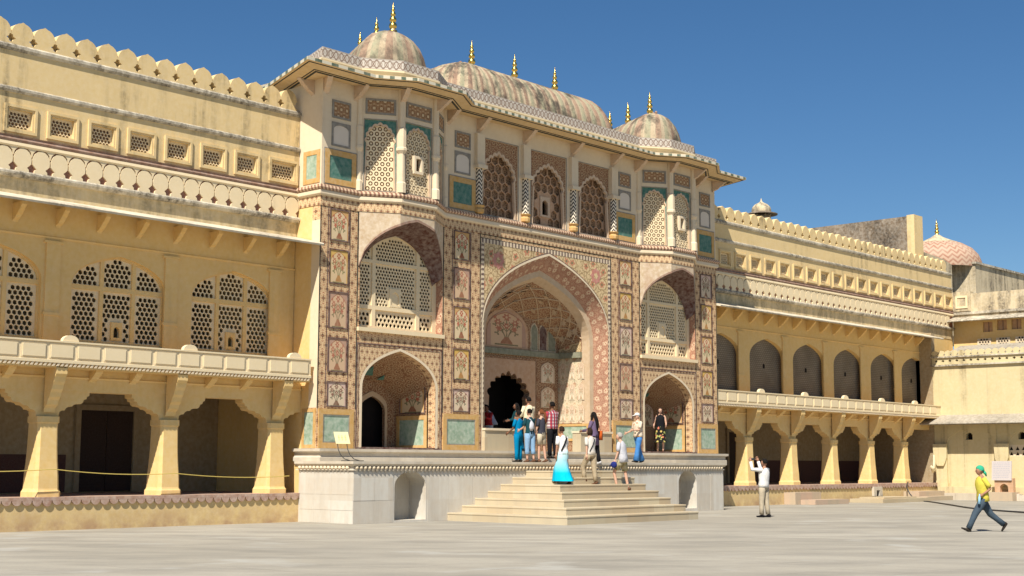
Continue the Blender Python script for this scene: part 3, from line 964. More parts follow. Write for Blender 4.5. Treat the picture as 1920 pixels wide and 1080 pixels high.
# storey bands running round the bays
def bay_pts(cx): return [(cx - 1.8, GY), (cx - .715, GY - .69), (cx + .715, GY - .69), (cx + 1.8, GY)]
PATH = [(GL + .95, 33.7), (GL, GY)] + bay_pts(BAYS[0]) + bay_pts(BAYS[1]) + [(GR, GY), (GR + 1.0, 33.7)]
PATHS = [(GL, GY + .98), (GL, GY)] + bay_pts(BAYS[0]) + bay_pts(BAYS[1]) + [(GR, GY), (GR, GY + .98)]
b = MB(); b.sweep(PATHS, [(-.05, 9.05), (.02, 9.05), (.02, 9.335), (-.05, 9.335)]); P('floral_band', b, M['floral_small'])
b = MB(); b.sweep(PATHS, [(-.05, 9.335), (.05, 9.335), (.09, 9.38), (.09, 9.47), (.06, 9.51), (-.05, 9.51)]); P('white_moulding', b, M['white_plaster'])
M['dentil'] = mk_dash('painted dentil band', (.62, .45, .30), (.20, .08, .055), .13, .5, 1.5)
b = MB(); b.sweep(PATHS, [(-.05, 9.51), (.11, 9.51), (.14, 9.56), (.12, 9.63), (.04, 9.66), (-.05, 9.66)]); P('dentil_band', b, M['dentil'])

# painted pier panels
rows = [(8.06, 9.0), (6.80, 7.82), (5.50, 6.58), (4.24, 5.24), (3.24, 3.97)]
mb_panels = {}
def bouquet(cx, v0, v1, wd, mat, fr=None, parent=None, fmat='darkred'):
    f = frame('panel_frame', cx - wd / 2, cx + wd / 2, v0, v1, .035, .028, M[fmat], parent, fr)
    b = MB(); b.prism([rect(cx - wd / 2 + .03, cx + wd / 2 - .03, v0 + .03, v1 - .03)], fr or fg, 0, .010, uvf=lambda u, v: ((u - cx) / wd, (v - v0) / (v1 - v0)))
    P('painted_panel', b, mat, f)
PIERS = [26.74, 31.88, 40.41, 45.56]
order = [[0, 2, 1, 1, 3], [0, 1, 0, 2, 3], [0, 2, 3, 1, 3], [3, 2, 0, 2, 3]]
for k, cx in enumerate(PIERS):
    for r, (v0, v1) in enumerate(rows): bouquet(cx, v0, v1, .74, M['bq'][order[k][r]])
    hw = .66 if k in (0, 3) else .80
    frame('dado_frame', cx - hw, cx + hw, 2.06, 3.18, .16, .035, M['ochre'])
    frame('dado_line', cx - hw + .16, cx + hw - .16, 2.22, 3.02, .03, .03, M['grey_frame'])
    plate('dado_panel', cx - hw + .19, cx + hw - .19, 2.25, 2.99, 0, .012, M['green_pale'])
    # dark rules bounding the border strips
    for x in (cx - .42, cx + .42):
        plate('painted_rule', x - .012, x + .012, 3.2, 9.04, 0, .008, M['darkred'])
for x in (GL + .012, 27.47, 31.06, 32.74, 39.56, 41.25, 44.83, GR - .012):
    plate('painted_rule', x - .014, x + .014, 3.2, 9.04, 0, .010, M['black_line'])

# ------------ bays
def bay(cx):
    pts = bay_pts(cx)
    # corbelled spandrel whose lower edge is the arch
    def yp(x):
        d = abs(x - cx)
        return GY - (.69 if d <= .715 else .69 * (1.8 - d) / (1.8 - .715))
    def za(x):
        d = min(1, abs(x - cx) / 1.76)
        return 7.42 + 1.46 * (.74 * max(0, 1 - d ** 2.8) ** .60 + .26 * (1 - d))
    xs = sorted(set([cx - 1.76 + 3.52 * i / 26 for i in range(27)] + [cx - .715, cx + .715]))
    o = MB(); it = MB()
    edge = [(x, yp(x) , za(x)) for x in xs]
    for i in range(len(xs) - 1):
        a, c = edge[i], edge[i + 1]
        o.face([a, c, (c[0], c[1], 9.06), (a[0], a[1], 9.06)], [(a[0], a[2]), (c[0], c[2]), (c[0], 9.06), (a[0], 9.06)])
    inner = []
    for x in xs:
        t = (x - cx) / 1.76; q = abs(t)
        inner.append((cx + t * 1.56, GY + .26, 7.15 + 1.40 * (.72 * max(0, 1 - q ** 2.6) ** .62 + .28 * (1 - q))))
    loft(it, edge, inner, flip=True)
    rim = MB()
    e2 = [(x, yp(x) - .012, za(x) + .0) for x in xs]; e3 = [(x, yp(x) - .012, za(x) + .07) for x in xs]
    loft(rim, e2, e3, 0)
    top = P('bay_spandrel', o, M['bay_paint'])
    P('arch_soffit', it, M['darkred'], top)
    P('arch_rim', rim, M['brown_band'], top)
    # storey faces
    for k in range(3):
        L = math.dist(pts[k], pts[k + 1]); fr = FP(pts[k], pts[k + 1])
        m = .16
        hz = rect(m, L - m, 9.70, 11.86)
        bw = MB(); bw.prism([rect(0, L, 9.62, 12.98), hz], fr, -.14, 0)
        w = P('bay_face', bw, M['white_plaster'])
        sp = MB(); ah = cusped(m + .006, L - m - .006, 9.71, 11.15, 11.80, 9, .045, 4, .85)
        sp.prism([rect(m, L - m, 9.70, 11.86), ah], fr, -.08, -.04)
        P('spandrel', sp, M['green_teal'], w)
        rm = MB(); ah2 = cusped(m + .04, L - m - .04, 9.705, 11.12, 11.73, 9, .045, 4, .85)
        rm.prism([ah, ah2], fr, -.08, -.025); P('scalloped_arch', rm, M['scallop_rim'], w)
        hatch = rect(L / 2 - .19, L / 2 + .19, 10.35, 10.90) if k == 1 else None
        pl = rect(m + .02, L - m - .02, 9.70, 11.7)
        jl = MB(); hl = hexholes(pl, .176, .070, 8, R(22), 0, hatch, .004)
        jl.prism([pl] + hl + ([rect(L / 2 - .11, L / 2 + .11, 10.43, 10.82)] if hatch else []), fr, -.12, -.085)
        P('lattice', jl, M['lattice'], w)
        st = MB()
        for h in hl:
            c = (sum(p[0] for p in h) / 8, sum(p[1] for p in h) / 8)
            st.prism([ngon(c, .036, 6)], fr, -.11, -.09)
        stuff(P('rosette', st, M['lattice'], w))
        bk = MB(); bk.prism([rect(m, L - m, 9.65, 11.86)] + ([rect(L / 2 - .11, L / 2 + .11, 10.43, 10.82)] if hatch else []), fr, -.17, -.145); P('backing', bk, M['rust_back'], w)
        if hatch:
            hh = MB(); hh.prism([hatch, rect(L / 2 - .11, L / 2 + .11, 10.43, 10.82)], fr, -.09, .03); P('hatch', hh, M['white_plaster'], w)
        if hatch:
            hh = MB(); hh.prism([rect(m, L - m, 10.2, 11.0)], fr, -.40, -.38); P('dark_sheet', hh, M['dark'], w)  # flat black sheet stands in for the unlit space behind the hatch
        frm = MB(); frm.prism([rect(m - .02, L - m + .02, 9.68, 11.88), rect(m, L - m, 9.70, 11.86)], fr, -.01, .012); P('dark_border', frm, M['grey_frame'], w)
        if L > 1:
            q = MB(); q.prism([rect(.18, L - .18, 12.02, 12.50), rect(.24, L - .24, 12.08, 12.44)], fr, 0, .03); P('panel_frame', q, M['grey_frame'], w)
            q = MB(); q.prism([rect(.24, L - .24, 12.08, 12.44)], fr, 0, .012); P('ornament_panel', q, M['ornate'], w)
    for j, p in enumerate(pts):
        c = MB(); c.sm = True
        r = 1.0 if 0 < j < 3 else .8
        prof = [(.15, 9.66), (.15, 9.95), (.115, 10.0), (.10, 10.85), (.12, 10.88), (.17, 10.95), (.17, 11.02), (.145, 11.05), (.145, 11.62), (.11, 11.66), (.11, 12.9)]
        c.lathe([(a * r, z) for a, z in prof], (p[0], p[1] - .01, 0), 8, a0=R(22.5), a1=R(382.5))
        P('corner_column', c, M['white_plaster'])
    # screen in the upper niche
    ux0, ux1 = cx - 1.66, cx + 1.76
    fs = FW(GY + .32 + .0)
    sil = arch(ux0 - .02, ux1 + .02, 5.6, 7.2, 8.62, 10, .7)
    cols = [(ux0 + .16, ux0 + .72), (ux0 + .86, ux1 - .86), (ux1 - .72, ux1 - .16)]
    rws = [(5.72, 6.22, .16, .062), (6.34, 7.62, .118, .047), (7.72, 8.5, .118, .047)]
    inn = [((x - cx) * .93 + cx, (z - 5.6) * .965 + 5.62) for x, z in sil]
    panes = []
    for v0, v1, p_, r_ in rws:
        for a, c in cols:
            q = clip_poly(inn, a, c, v0, v1)
            if q and len(q) > 2: panes.append((q, p_, r_))
    sb = MB(); sb.prism([sil] + [q for q, _, _ in panes], fs, -.05, .05)
    scr = P('niche_screen', sb, M['lattice'])
    hm = rect(cx - .2, cx + .26, 6.36, 6.92)
    for i, (q, p_, r_) in enumerate(panes):
        l = MB(); sk = hm if i == 4 else None
        l.prism([q] + hexholes(q, p_, r_, 6, R(0), 0, sk, .004), fs, -.035, 0.0)
        P('lattice', l, M['lattice'], scr)
    q = MB(); q.prism([hm, arch(cx - .13, cx + .19, 6.42, 6.66, 6.82, 4)], fs, 0, .03); P('hatch', q, M['lattice'], scr)
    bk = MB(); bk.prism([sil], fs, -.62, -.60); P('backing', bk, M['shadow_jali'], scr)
    ir = MB(); o1 = arc3(cx - 1.68, cx + 1.78, 5.62, 7.35, 8.95, GY); o2 = arc3(ux0, ux1, 5.62, 7.18, 8.60, GY + .30)
    loft(ir, o1, o2, flip=False); P('niche_reveal', ir, M['floral_pink'])
    # sill and painted band
    sl = MB(); sl.box(cx - 1.78, cx + 1.80, GY - .10, GY + .3, 5.50, 5.615); P('niche_sill', sl, M['lattice'])
    # lower niche: recess with side walls, door and vault
    nx0, nx1 = cx - 1.53, cx + 1.50; yb = 32.75
    a0 = arc3(nx0, nx1, 2.05, 3.85, 5.0, GY + .3); a1 = arc3(nx0, nx1, 2.05, 3.70, 4.72, GY + 1.0); a2 = arc3(nx0, nx1, 2.05, 3.45, 4.3, yb)
    v = MB(); loft(v, a0, a1); loft(v, a1, a2); vv = P('niche_vault', v, M['floral_red'])
    rb = MB()
    for k in range(5):
        t = (k + .5) / 5
        for s in (-1, 1):
            pass
    b_ = MB(); dr = arch(nx0 + 1.50, nx0 + 2.58, 2.12, 3.25, 3.72, 8) if cx < GC else arch(nx0 + .5, nx0 + 1.5, 2.12, 3.2, 3.65, 8)
    b_.prism([arch(nx0, nx1, 2.05, 3.45, 4.3, 10, .66), dr], FW(yb), -.1, 0); P('niche_back_wall', b_, M['floral_red'], vv)
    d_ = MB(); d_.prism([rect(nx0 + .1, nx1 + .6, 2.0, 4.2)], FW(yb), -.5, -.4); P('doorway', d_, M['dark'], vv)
    fl = MB(); fl.box(nx0, nx1, GY, yb + .6, 1.98, 2.052); P('niche_floor', fl, M['ledge_stone'])
    # right-hand side wall: dado and arched painting
    fx = FX(nx1)
    frame('dado_frame', -yb + .1, -GY - .34, 2.07, 3.12, .13, .03, M['ochre'], vv, fx)
    plate('dado_panel', -yb + .22, -GY - .46, 2.2, 3.0, 0, .012, M['green_pale'], vv, fx)
    bouquet(-yb + .80, 3.18, 4.12, 1.15, M['bq'][0], fx, vv, 'darkred')
    dfr = MB(); dfr.prism([[(x * 1.0 + (x - (dr[0][0] + dr[1][0]) / 2) * .16, z * 1.0 + (z - 2.12) * .10) for x, z in dr], [(x, max(z, 2.125)) for x, z in dr]], FW(yb), 0, .03); P('door_arch', dfr, M['rib_cream'], vv)
    if cx > GC:
        b_ = MB(); c0 = nx0 + 2.55; b_.prism([arch(c0 - .40, c0 + .40, 3.1, 3.6, 3.95, 6)], FW(yb), 0, .03, uvf=lambda u, v: ((u - c0) / .8, (v - 3.1) / .85)); P('painted_panel', b_, M['bq'][3], vv)
    # painted star facets on the vault
    ft = MB()
    for k, (x, z, s) in enumerate([(cx - .8, 4.22, .3), (cx, 4.34, .3), (cx + .75, 4.22, .3)]):
        ft.face([(x - s, yb - .25, z), (x + s, yb - .25, z), (x, yb - .62, z + .26)], [(0, 0), (1, 0), (.5, 1)])
    P('vault_facet', ft, M['green_teal'], vv)
    # painted surround of the lower niche
    pl = MB(); pl.prism([rect(cx - 1.74, cx + 1.75, 2.06, 5.14), [(x, max(z, 2.07)) for x, z in arch(nx0 - .03, nx1 + .03, 2.07, 3.85, 5.02, 10, .68)]], fg, 0, .008)
    P('niche_surround', pl, M['floral_small'])
    frame('surround_line', cx - 1.76, cx + 1.77, 2.06, 5.16, .035, .018, M['darkred'])
    e1 = arc3(nx0 - .10, nx1 + .10, 2.06, 3.85, 5.08, GY - .016); e2 = arc3(nx0, nx1, 2.06, 3.85, 5.0, GY - .016)
    bb = MB(); loft(bb, e1, e2); P('arch_line', bb, M['white_plaster'])
    frame('surround_line', cx - 1.68, cx + 1.69, 2.09, 5.08, .02, .014, M['darkred'])
M['bay_paint'] = plaster('faded pink green bay paint', (.50, .37, .23), .7, .9, (.40, .24, .17), (.42, .6))
M['scallop_rim'] = plaster('pale scalloped rim', (.58, .42, .28), .2, .4)
for cx in BAYS: bay(cx)

# ------------ upper storey between and beside the bays
J = [(32.73, 34.55), (35.22, 37.07), (37.74, 39.56)]
b = MB(); b.prism([rect(27.46 + 3.6 - .01, 41.25, 9.62, 12.98)] + [rect(a, c, 9.70, 12.22) for a, c in J], fg, -.14, 0); P('upper_wall', b, M['white_plaster'])
plate('upper_wall', GL, 27.46, 9.62, 12.98, -.35, 0, M['white_plaster']); plate('upper_wall', 44.83, GR, 9.62, 12.98, -.35, 0, M['white_plaster'])
for cx in PIERS:
    hw = .60
    frame('upper_panel_frame', cx - hw, cx + hw, 9.72, 10.74, .17, .03, M['ochre'])
    frame('upper_panel_line', cx - hw - .03, cx + hw + .03, 9.69, 10.77, .03, .02, M['grey_frame'])
    plate('upper_panel', cx - hw + .17, cx + hw - .17, 9.89, 10.57, 0, .012, M['green_teal'])
    q = MB(); q.prism([rect(cx - .36, cx + .36, 10.86, 11.58), arch(cx - .30, cx + .30, 10.92, 11.34, 11.50, 6, .9)], fg, 0, .025); P('blank_niche_frame', q, M['grey_frame'])
    q = MB(); q.prism([arch(cx - .30, cx + .30, 10.92, 11.34, 11.50, 6, .9)], fg, 0, .006); P('blank_niche', q, M['pale_panel'])
    frame('panel_frame', cx - .36, cx + .36, 11.70, 12.24, .06, .03, M['grey_frame'])
    plate('ornament_panel', cx - .30, cx + .30, 11.76, 12.18, 0, .012, M['ornate'])
for k, (a, c) in enumerate(J):
    m = (a + c) / 2
    s = MB(); h1 = cusped(a + .05, c - .05, 9.71, 11.0, 11.92, 11, .07, 4); s.prism([rect(a, c, 9.70, 12.22), h1], fg, -.12, -.03)
    w = P('jali_arch', s, M['salmon_paint'] if 'salmon_paint' in M else M['floral_red'])
    h2 = cusped(a + .12, c - .12, 9.705, 10.97, 11.82, 11, .07, 4)
    r_ = MB(); r_.prism([h1, h2], fg, -.11, -.015); P('scalloped_arch', r_, M['scallop_rim'], w)
    hatch = rect(m - .25, m + .25, 10.05, 10.75) if k == 1 else None
    pl = rect(a + .01, c - .01, 9.70, 12.0)
    l = MB(); l.prism([pl] + hexholes(pl, .34, .180, 6, R(30), 0, hatch, .001) + ([arch(m - .15, m + .15, 10.12, 10.5, 10.64, 5)] if hatch else []), FW(GY + .2), -.05, 0)
    P('hexagon_lattice', l, M['salmon'], w)
    bk = MB(); bk.prism([pl] + ([arch(m - .15, m + .15, 10.12, 10.5, 10.64, 5)] if hatch else []), FW(GY + .2), -.12, -.08); P('fine_lattice', bk, M['honey'], w)
    if hatch:
        q = MB(); q.prism([hatch, arch(m - .15, m + .15, 10.12, 10.5, 10.64, 5)], FW(GY + .2), -.02, .04); P('hatch', q, M['scallop_rim'], w)
    frame('dark_border', a - .03, c + .03, 9.67, 12.25, .03, .012, M['grey_frame'], w)
    rv = MB()
    for x in (a, c): rv.box(x - .015 if x == a else x, x if x == a else x + .015, GY + .10, GY + .34, 9.65, 12.25)
    rv.box(a, c, GY + .10, GY + .34, 12.22, 12.26); P('reveal', rv, M['salmon'], w)
for x in (32.62, 34.885, 37.405, 39.68):
    c = MB(); prof = [(.14, 9.95), (.125, 10.05), (.115, 11.15)]
    for i in range(2):
        (r0, z0), (r1, z1) = prof[i], prof[i + 1]
        for k in range(10):
            a0, a1 = 2 * PI * k / 10, 2 * PI * (k + 1) / 10
            pt = lambda r, a, z: (x + r * math.cos(a), GY - .04 + r * math.sin(a), z)
            c.face([pt(r0, a0, z0), pt(r0, a1, z0), pt(r1, a1, z1), pt(r1, a0, z1)], [(k / 5, z0), ((k + 1) / 5, z0), ((k + 1) / 5, z1), (k / 5, z1)])
    col = P('chevron_column', c, M['chevron'])
    c = MB(); c.lathe([(.09, 9.66), (.17, 9.70), (.18, 9.80), (.14, 9.86), (.20, 9.93), (.13, 9.96)], (x, GY - .04, 0), 10); P('pot_base', c, M['ochre'], col)
    c = MB(); c.box(x - .22, x + .22, GY - .22, GY + .1, 11.15, 11.27); c.box(x - .18, x + .18, GY - .14, GY + .1, 11.27, 12.3); P('column_block', c, M['white_plaster'], col)

# ------------ the great arch
A0 = arc3(GC - IW, GC + IW, 2.05, 6.05, 8.69, GY, 16); A1 = arc3(GC - 2.90, GC + 2.90, 2.05, 5.90, 8.22, GY + .40, 16)
A2 = arc3(GC - 2.72, GC + 2.72, 2.05, 5.85, 8.02, GY + .42, 16)
A3 = arc3(GC - 2.70, GC + 2.70, 2.05, 5.80, 7.85, GY + .75, 16)
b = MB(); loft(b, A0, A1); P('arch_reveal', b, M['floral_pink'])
b = MB(); loft(b, A1, A2); loft(b, A2, A3); P('arch_rib', b, M['rib_cream'])
# bead outlines round the opening on the wall face
for d0, d1, mt, w in ((.0, .06, 'white_plaster', .02), (.06, .085, 'darkred', .016)):
    o1 = arc3(GC - IW - d1, GC + IW + d1, 2.05, 6.05, 8.69 + d1 * 1.3, GY - w, 16); o2 = arc3(GC - IW - d0, GC + IW + d0, 2.05, 6.05, 8.69 + d0 * 1.3, GY - w, 16)
    b = MB(); loft(b, o1, o2); P('arch_line', b, M[mt])
# painted spandrels
sp = MB(); sp.prism([rect(GC - 3.30, GC + 3.30, 6.05, 8.72), [(x, max(z, 6.06)) for x, z in arch(GC - IW - .09, GC + IW + .09, 6.06, 6.07, 8.80, 16, .66)][0:]], fg, 0, .006) if False else None
def spandrel_half(s):
    o = arch(GC - IW - .09, GC + IW + .09, 6.04, 6.05, 8.80, 16, .66)[2:]
    half = [p for p in o if (p[0] - GC) * s >= -1e-6]
    half.sort(key=lambda p: p[1])
    poly = [(GC + s * (IW + .105), 6.05)] + half + [(GC, 8.90), (GC + s * (IW + .105), 8.90)]
    b = MB(); b.prism([poly], fg, 0, .007); P('painted_spandrel', b, M['spandrel'])
    q = MB(); q.prism([ngon((GC + s * 2.55, 8.25), .30, 16, 0, .78)], fg, .007, .014); P('painted_rosette', q, M['rosette'])
    q = MB(); q.prism([ngon((GC + s * 2.55, 8.25), .13, 10, 0, .7)], fg, .014, .018); P('painted_rosette', q, M['spandrel'])
M['rosette'] = plaster('faded rose paint', (.50, .20, .15), .1, .4)
for s in (-1, 1): spandrel_half(s)
b = MB(); b.prism([rect(GC - 3.42, GC + 3.42, 8.90, 9.04), rect(GC - 3.40, GC + 3.40, 8.92, 9.02)], fg, 0, .012); P('painted_rule', b, M['black_line'])
for s in (-1, 1):
    M.setdefault('check', mk_dash('checked border', (.66, .54, .38), (.09, .05, .05), .16, .5))
    b = MB(); b.prism([rect(GC + s * 3.30 - .07, GC + s * 3.30 + .07, 3.2, 8.755)], fg, .008, .014, uvf=lambda u, v: (v, u)); P('checked_border', b, M['check'])
b = MB(); b.prism([rect(GC - 3.37, GC + 3.37, 8.76, 8.90)], fg, .008, .014); P('checked_border', b, M['check'])
# recess
yb = 32.80; IX = 2.70
B0 = A3; B1 = arc3(GC - IX, GC + IX, 2.05, 5.75, 7.55, GY + 1.2, 16); B2 = arc3(GC - IX, GC + IX, 2.05, 5.6, 7.0, yb, 16)
def split(A): return A
b = MB(); loft(b, B0, B1); loft(b, B1, B2); iv = P('recess_vault', b, M['floral_red'])
door = cusped(GC - 1.12, GC + 1.12, 2.051, 3.95, 4.85, 9, .13, 5)
b = MB(); b.prism([arch(GC - IX, GC + IX, 2.05, 5.6, 7.0, 16, .66), door], FW(yb), -.25, 0); P('recess_back_wall', b, M['floral_red'], iv)
plate('door_surround', GC - 1.45, GC + 1.42, 2.06, 5.25, 0, .02, M['salmon'], iv, FW(yb), [door])
frame('surround_line', GC - 1.52, GC + 1.49, 2.06, 5.32, .06, .035, M['floral_red'], iv, FW(yb))
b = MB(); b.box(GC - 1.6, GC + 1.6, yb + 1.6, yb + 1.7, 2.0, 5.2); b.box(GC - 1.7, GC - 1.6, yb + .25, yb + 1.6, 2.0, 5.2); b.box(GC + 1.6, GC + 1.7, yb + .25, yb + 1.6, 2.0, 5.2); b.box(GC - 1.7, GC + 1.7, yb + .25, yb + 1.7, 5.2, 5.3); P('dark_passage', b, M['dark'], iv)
b = MB(); b.box(GC - IW, GC + IW, GY, yb + 1.7, 1.98, 2.055); P('recess_floor', b, M['ledge_stone'])
# ledge at mid height
b = MB(); b.box(GC - IX, GC + IX, yb - .12, yb, 5.40, 5.60); b.box(GC + IX - .12, GC + IX, GY + .75, yb - .12, 5.40, 5.60); b.box(GC - IX, GC - IX + .12, GY + .75, yb - .12, 5.40, 5.60)
M['greygreen'] = plaster('grey green ledge', (.20, .20, .13), .3, .4)
P('recess_ledge', b, M['greygreen'], iv)
# lit side wall: painted panels, dado
fx = FX(GC + IX)
plate('side_wall_painting', -yb, -GY - .76, 3.08, 5.40, 0, .010, M['lit_wall'], iv, fx)
M['bqs'] = mk_bouquet('small painted panel', (.68, .57, .42), (.6, .46, .32), (.40, .2, .12), (.4, .27, .16), (.3, .28, .18))
for i in range(3):
    for j in range(3):
        u = -yb + .22 + i * .42; v0 = 3.16 + j * .74
        b = MB(); c0 = u
        b.prism([arch(u - .14, u + .14, v0, v0 + .42, v0 + .60, 5)], fx, .010, .02, uvf=lambda uu, vv_: ((uu - c0) / .28, (vv_ - v0) / .6)); P('painted_panel', b, M['bqs'], iv)
frame('dado_frame', -yb + .02, -GY - .45, 2.45, 3.06, .09, .03, M['ochre'], iv, fx)
plate('dado_panel', -yb + .1, -GY - .54, 2.54, 2.97, 0, .012, M['green_pale'], iv, fx)
plate('side_wall_painting', -yb + .02, -GY - .80, 5.62, 6.2, 0, .012, M['spandrel'], iv, fx)
# back wall paintings right of the door and the arched tympanum
for j in range(3):
    v0 = 2.75 + j * .88
    b = MB(); b.prism([arch(GC + 1.72, GC + 2.46, v0, v0 + .5, v0 + .74, 5)], FW(yb), 0, .02, uvf=lambda u, v: ((u - GC - 2.09) / .74, (v - v0) / .74)); P('painted_panel', b, M['bqs'], iv)
for s, cxx, wd, mt in ((0, GC - .15, 1.0, 'bq'), ):
    b = MB(); b.prism([arch(cxx - wd - .14, cxx + wd + .14, 5.62, 6.2, 7.08, 8)], FW(yb), 0, .03); P('tympanum_frame', b, M['salmon'], iv)
    b = MB(); b.prism([arch(cxx - wd, cxx + wd, 5.68, 6.18, 6.94, 8)], FW(yb), .03, .05, uvf=lambda u, v: ((u - cxx) / (2 * wd), (v - 5.68) / 1.26)); P('tympanum_painting', b, M['bq'][1], iv)
for k, (x, wd) in enumerate([(GC + 1.35, .16), (GC + 1.82, .18), (GC + 2.30, .18)]):
    b = MB(); b.prism([arch(x - wd - .04, x + wd + .04, 5.62, 6.3, 6.62, 5)], FW(yb), 0, .02); f = P('painted_niche', b, M['lit_wall'], iv)
    b = MB(); b.prism([arch(x - wd, x + wd, 5.66, 6.28, 6.56, 5)], FW(yb), .02, .03); P('niche_field', b, M['greygreen'] if k != 1 else M['darkred'], f)
# net of painted ribs over the vault
def vpt(sx, t):
    """point on the recess vault: sx 0..1 along the arch, t 0..1 in depth"""
    rows_ = [A3, B1, B2]
    k = 0 if t < .5 else 1; tt = (t - .5 * k) * 2
    def at(Pq, q):
        q = q * (len(Pq) - 1); i = min(int(q), len(Pq) - 2); return Vector(Pq[i]).lerp(Vector(Pq[i + 1]), q - i)
    p = at(rows_[k], sx).lerp(at(rows_[k + 1], sx), tt); c = Vector((GC, p.y, 5.6)); return p + (c - p).normalized() * .02
for k in range(-3, 12):
    for sg_ in (-1, 1):
        pts = []
        for i in range(9):
            t = i / 8; sx = .08 + k * .09 + sg_ * t * .20
            if .06 < sx < .94: pts.append(vpt(sx, t))
        if len(pts) > 3:
            b = MB(); b.tube(pts, [.018] * len(pts), 5); P('vault_rib', b, M['rib_cream'], iv)
for j in (.22, .5, .78):
    for k in range(9):
        sx = .14 + k * .09
        c = vpt(sx, j); n_ = (Vector((GC, c.y, 5.6)) - c).normalized(); t1 = Vector((0, 1, 0)); t1 = (t1 - n_ * t1.dot(n_)).normalized(); t2 = n_.cross(t1)
        b = MB(); b.face([c + n_ * .012 + (t1 * math.cos(2 * PI * i / 16) + t2 * math.sin(2 * PI * i / 16)) * (.17 if i % 2 == 0 else .10) for i in range(16)]); P('painted_flower', b, M['rib_cream'], iv)
# low front walls of the recess
b = MB(); b.box(GC - IW + .0, GC - 1.55, GY - .12, GY + .25, 2.055, 2.70); P('low_wall', b, M['step'])
b = MB(); b.box(GC - IW - .02, GC - 1.53, GY - .16, GY + .27, 2.70, 2.77); P('low_wall_coping', b, M['white_plaster'])
b = MB(); b.box(GC + 1.55, GC + IW, GY - .12, GY + .25, 2.055, 2.70); P('low_wall', b, M['step'])
b = MB(); b.box(GC + 1.53, GC + IW + .02, GY - .16, GY + .27, 2.70, 2.77); P('low_wall_coping', b, M['white_plaster'])

# ------------ eave, parapet, roofs
b = MB(); b.sweep(PATH, [(-.05, 13.16), (-.05, 12.82), (.50, 12.76), (1.0, 12.86), (1.03, 12.86), (1.03, 12.95), (1.0, 12.965)], ms=[0, 0, 0, 0, 1, 0, 2])
M['soffit'] = plaster('warm eave soffit', (.62, .44, .22), .4, .4)
P('eave', b, [M['soffit'], M['fascia'], M['ledge']])
for o, hw in ((.50, .028), (.59, .014), (.93, .014)):
    z = 12.76 + (o - .50) * .2
    b = MB(); b.sweep(PATH, [(o - hw, z + .02), (o - hw, z - .012 - hw * .2), (o + hw, z - .012 + hw * .2), (o + hw, z + .02)]); P('eave_line', b, M['black_line'])
PATH2 = [(GL + .95, 33.7), (GL, GY)] + bay_pts(BAYS[0]) + bay_pts(BAYS[1]) + [(GR, GY), (GR + 1.0, 33.7)]
b = MB(); b.sweep(PATH2, [(-.3, 13.05), (-.02, 13.05), (.02, 13.24), (.13, 13.33), (.13, 13.38), (-.3, 13.38)]); P('parapet_base', b, M['frieze'])
b = MB()
b.sweep(PATH2, [(.08, 13.38), (.08, 13.72), (-.04, 13.72), (-.04, 13.38)]); P('interlaced_parapet', b, M['guilloche'])
br = mk_corbel(.55, .48, .16, 3).mesh('eave_bracket', M['soffit_br'] if 'soffit_br' in M else M['scallop_rim'])
spots = [((GL, GY + .45), (-1, 0)), ((GL + .12, GY), (-.5, -1)), ((27.3, GY), (0, -1)), ((31.2, GY), (0, -1)), ((32.62, GY), (0, -1)), ((34.885, GY), (0, -1)), ((37.405, GY), (0, -1)), ((39.68, GY), (0, -1)), ((41.1, GY), (0, -1)), ((45.0, GY), (0, -1)), ((GR - .12, GY), (.5, -1)), ((GR, GY + .45), (1, 0))]
for cx in BAYS:
    q = bay_pts(cx)
    spots += [(q[1], (-.35, -1)), (q[2], (.35, -1))]
for (x, y), n in spots:
    o = put('eave_bracket', br, (x, y, 12.84), gate); o.rotation_euler = (0, 0, math.atan2(n[0], -n[1]))

PROF = [(1.0, 0), (1.015, .10), (1.01, .22), (.975, .38), (.90, .56), (.78, .73), (.60, .87), (.38, .955), (.18, .99), (0, 1.0)]
def vault_roof(name, ra, rb, outline, z0, h, parent, mat='dome', rib=.018, step=.13):
    b = MB(); ra = Vector(ra); rb = Vector(rb); ax = rb - ra
    def near(p):
        t = max(0, min(1, (Vector(p) - ra).dot(ax) / ax.length_squared)); return ra + ax * t
    pts = []
    n = len(outline)
    for i in range(n):
        p, q = Vector(outline[i]), Vector(outline[(i + 1) % n]); k = max(2, int((q - p).length / step))
        for j in range(k): pts.append(p.lerp(q, j / k))
    d = 0; N = len(pts); arc = []
    for i in range(N):
        arc.append(d); d += (pts[(i + 1) % N] - pts[i]).length
    def pt(i, j):
        p = pts[i % N]; c = near(p); r, z = PROF[j]
        rip = 1 + (rib if (i % 3) == 0 else 0) * (1 if j < len(PROF) - 1 else 0)
        q = c + (p - c) * (r * rip); return (q.x, q.y, z0 + h * z)
    for i in range(N):
        u0 = arc[i]; u1 = arc[i + 1] if i + 1 < N else d
        for j in range(len(PROF) - 1):
            b.face([pt(i, j), pt(i + 1, j), pt(i + 1, j + 1), pt(i, j + 1)], [(u0, PROF[j][1]), (u1, PROF[j][1]), (u1, PROF[j + 1][1]), (u0, PROF[j + 1][1])])
    o = P(name, b, M[mat], parent, smooth=True)
    r = MB()
    L = ax.length; k = max(3, int(L / .17)); a = ra - ax.normalized() * .15; e = rb + ax.normalized() * .15
    r.tube([(*a, z0 + h), (*e, z0 + h)], [.07, .07], 8)
    for i in range(k + 1):
        p = a.lerp(e, i / k); r.ell((p.x, p.y, z0 + h + .07), (.055, .055, .06), 6, 5)
    P('ridge_coping', r, M['bronze_ridge'], o)
    return o
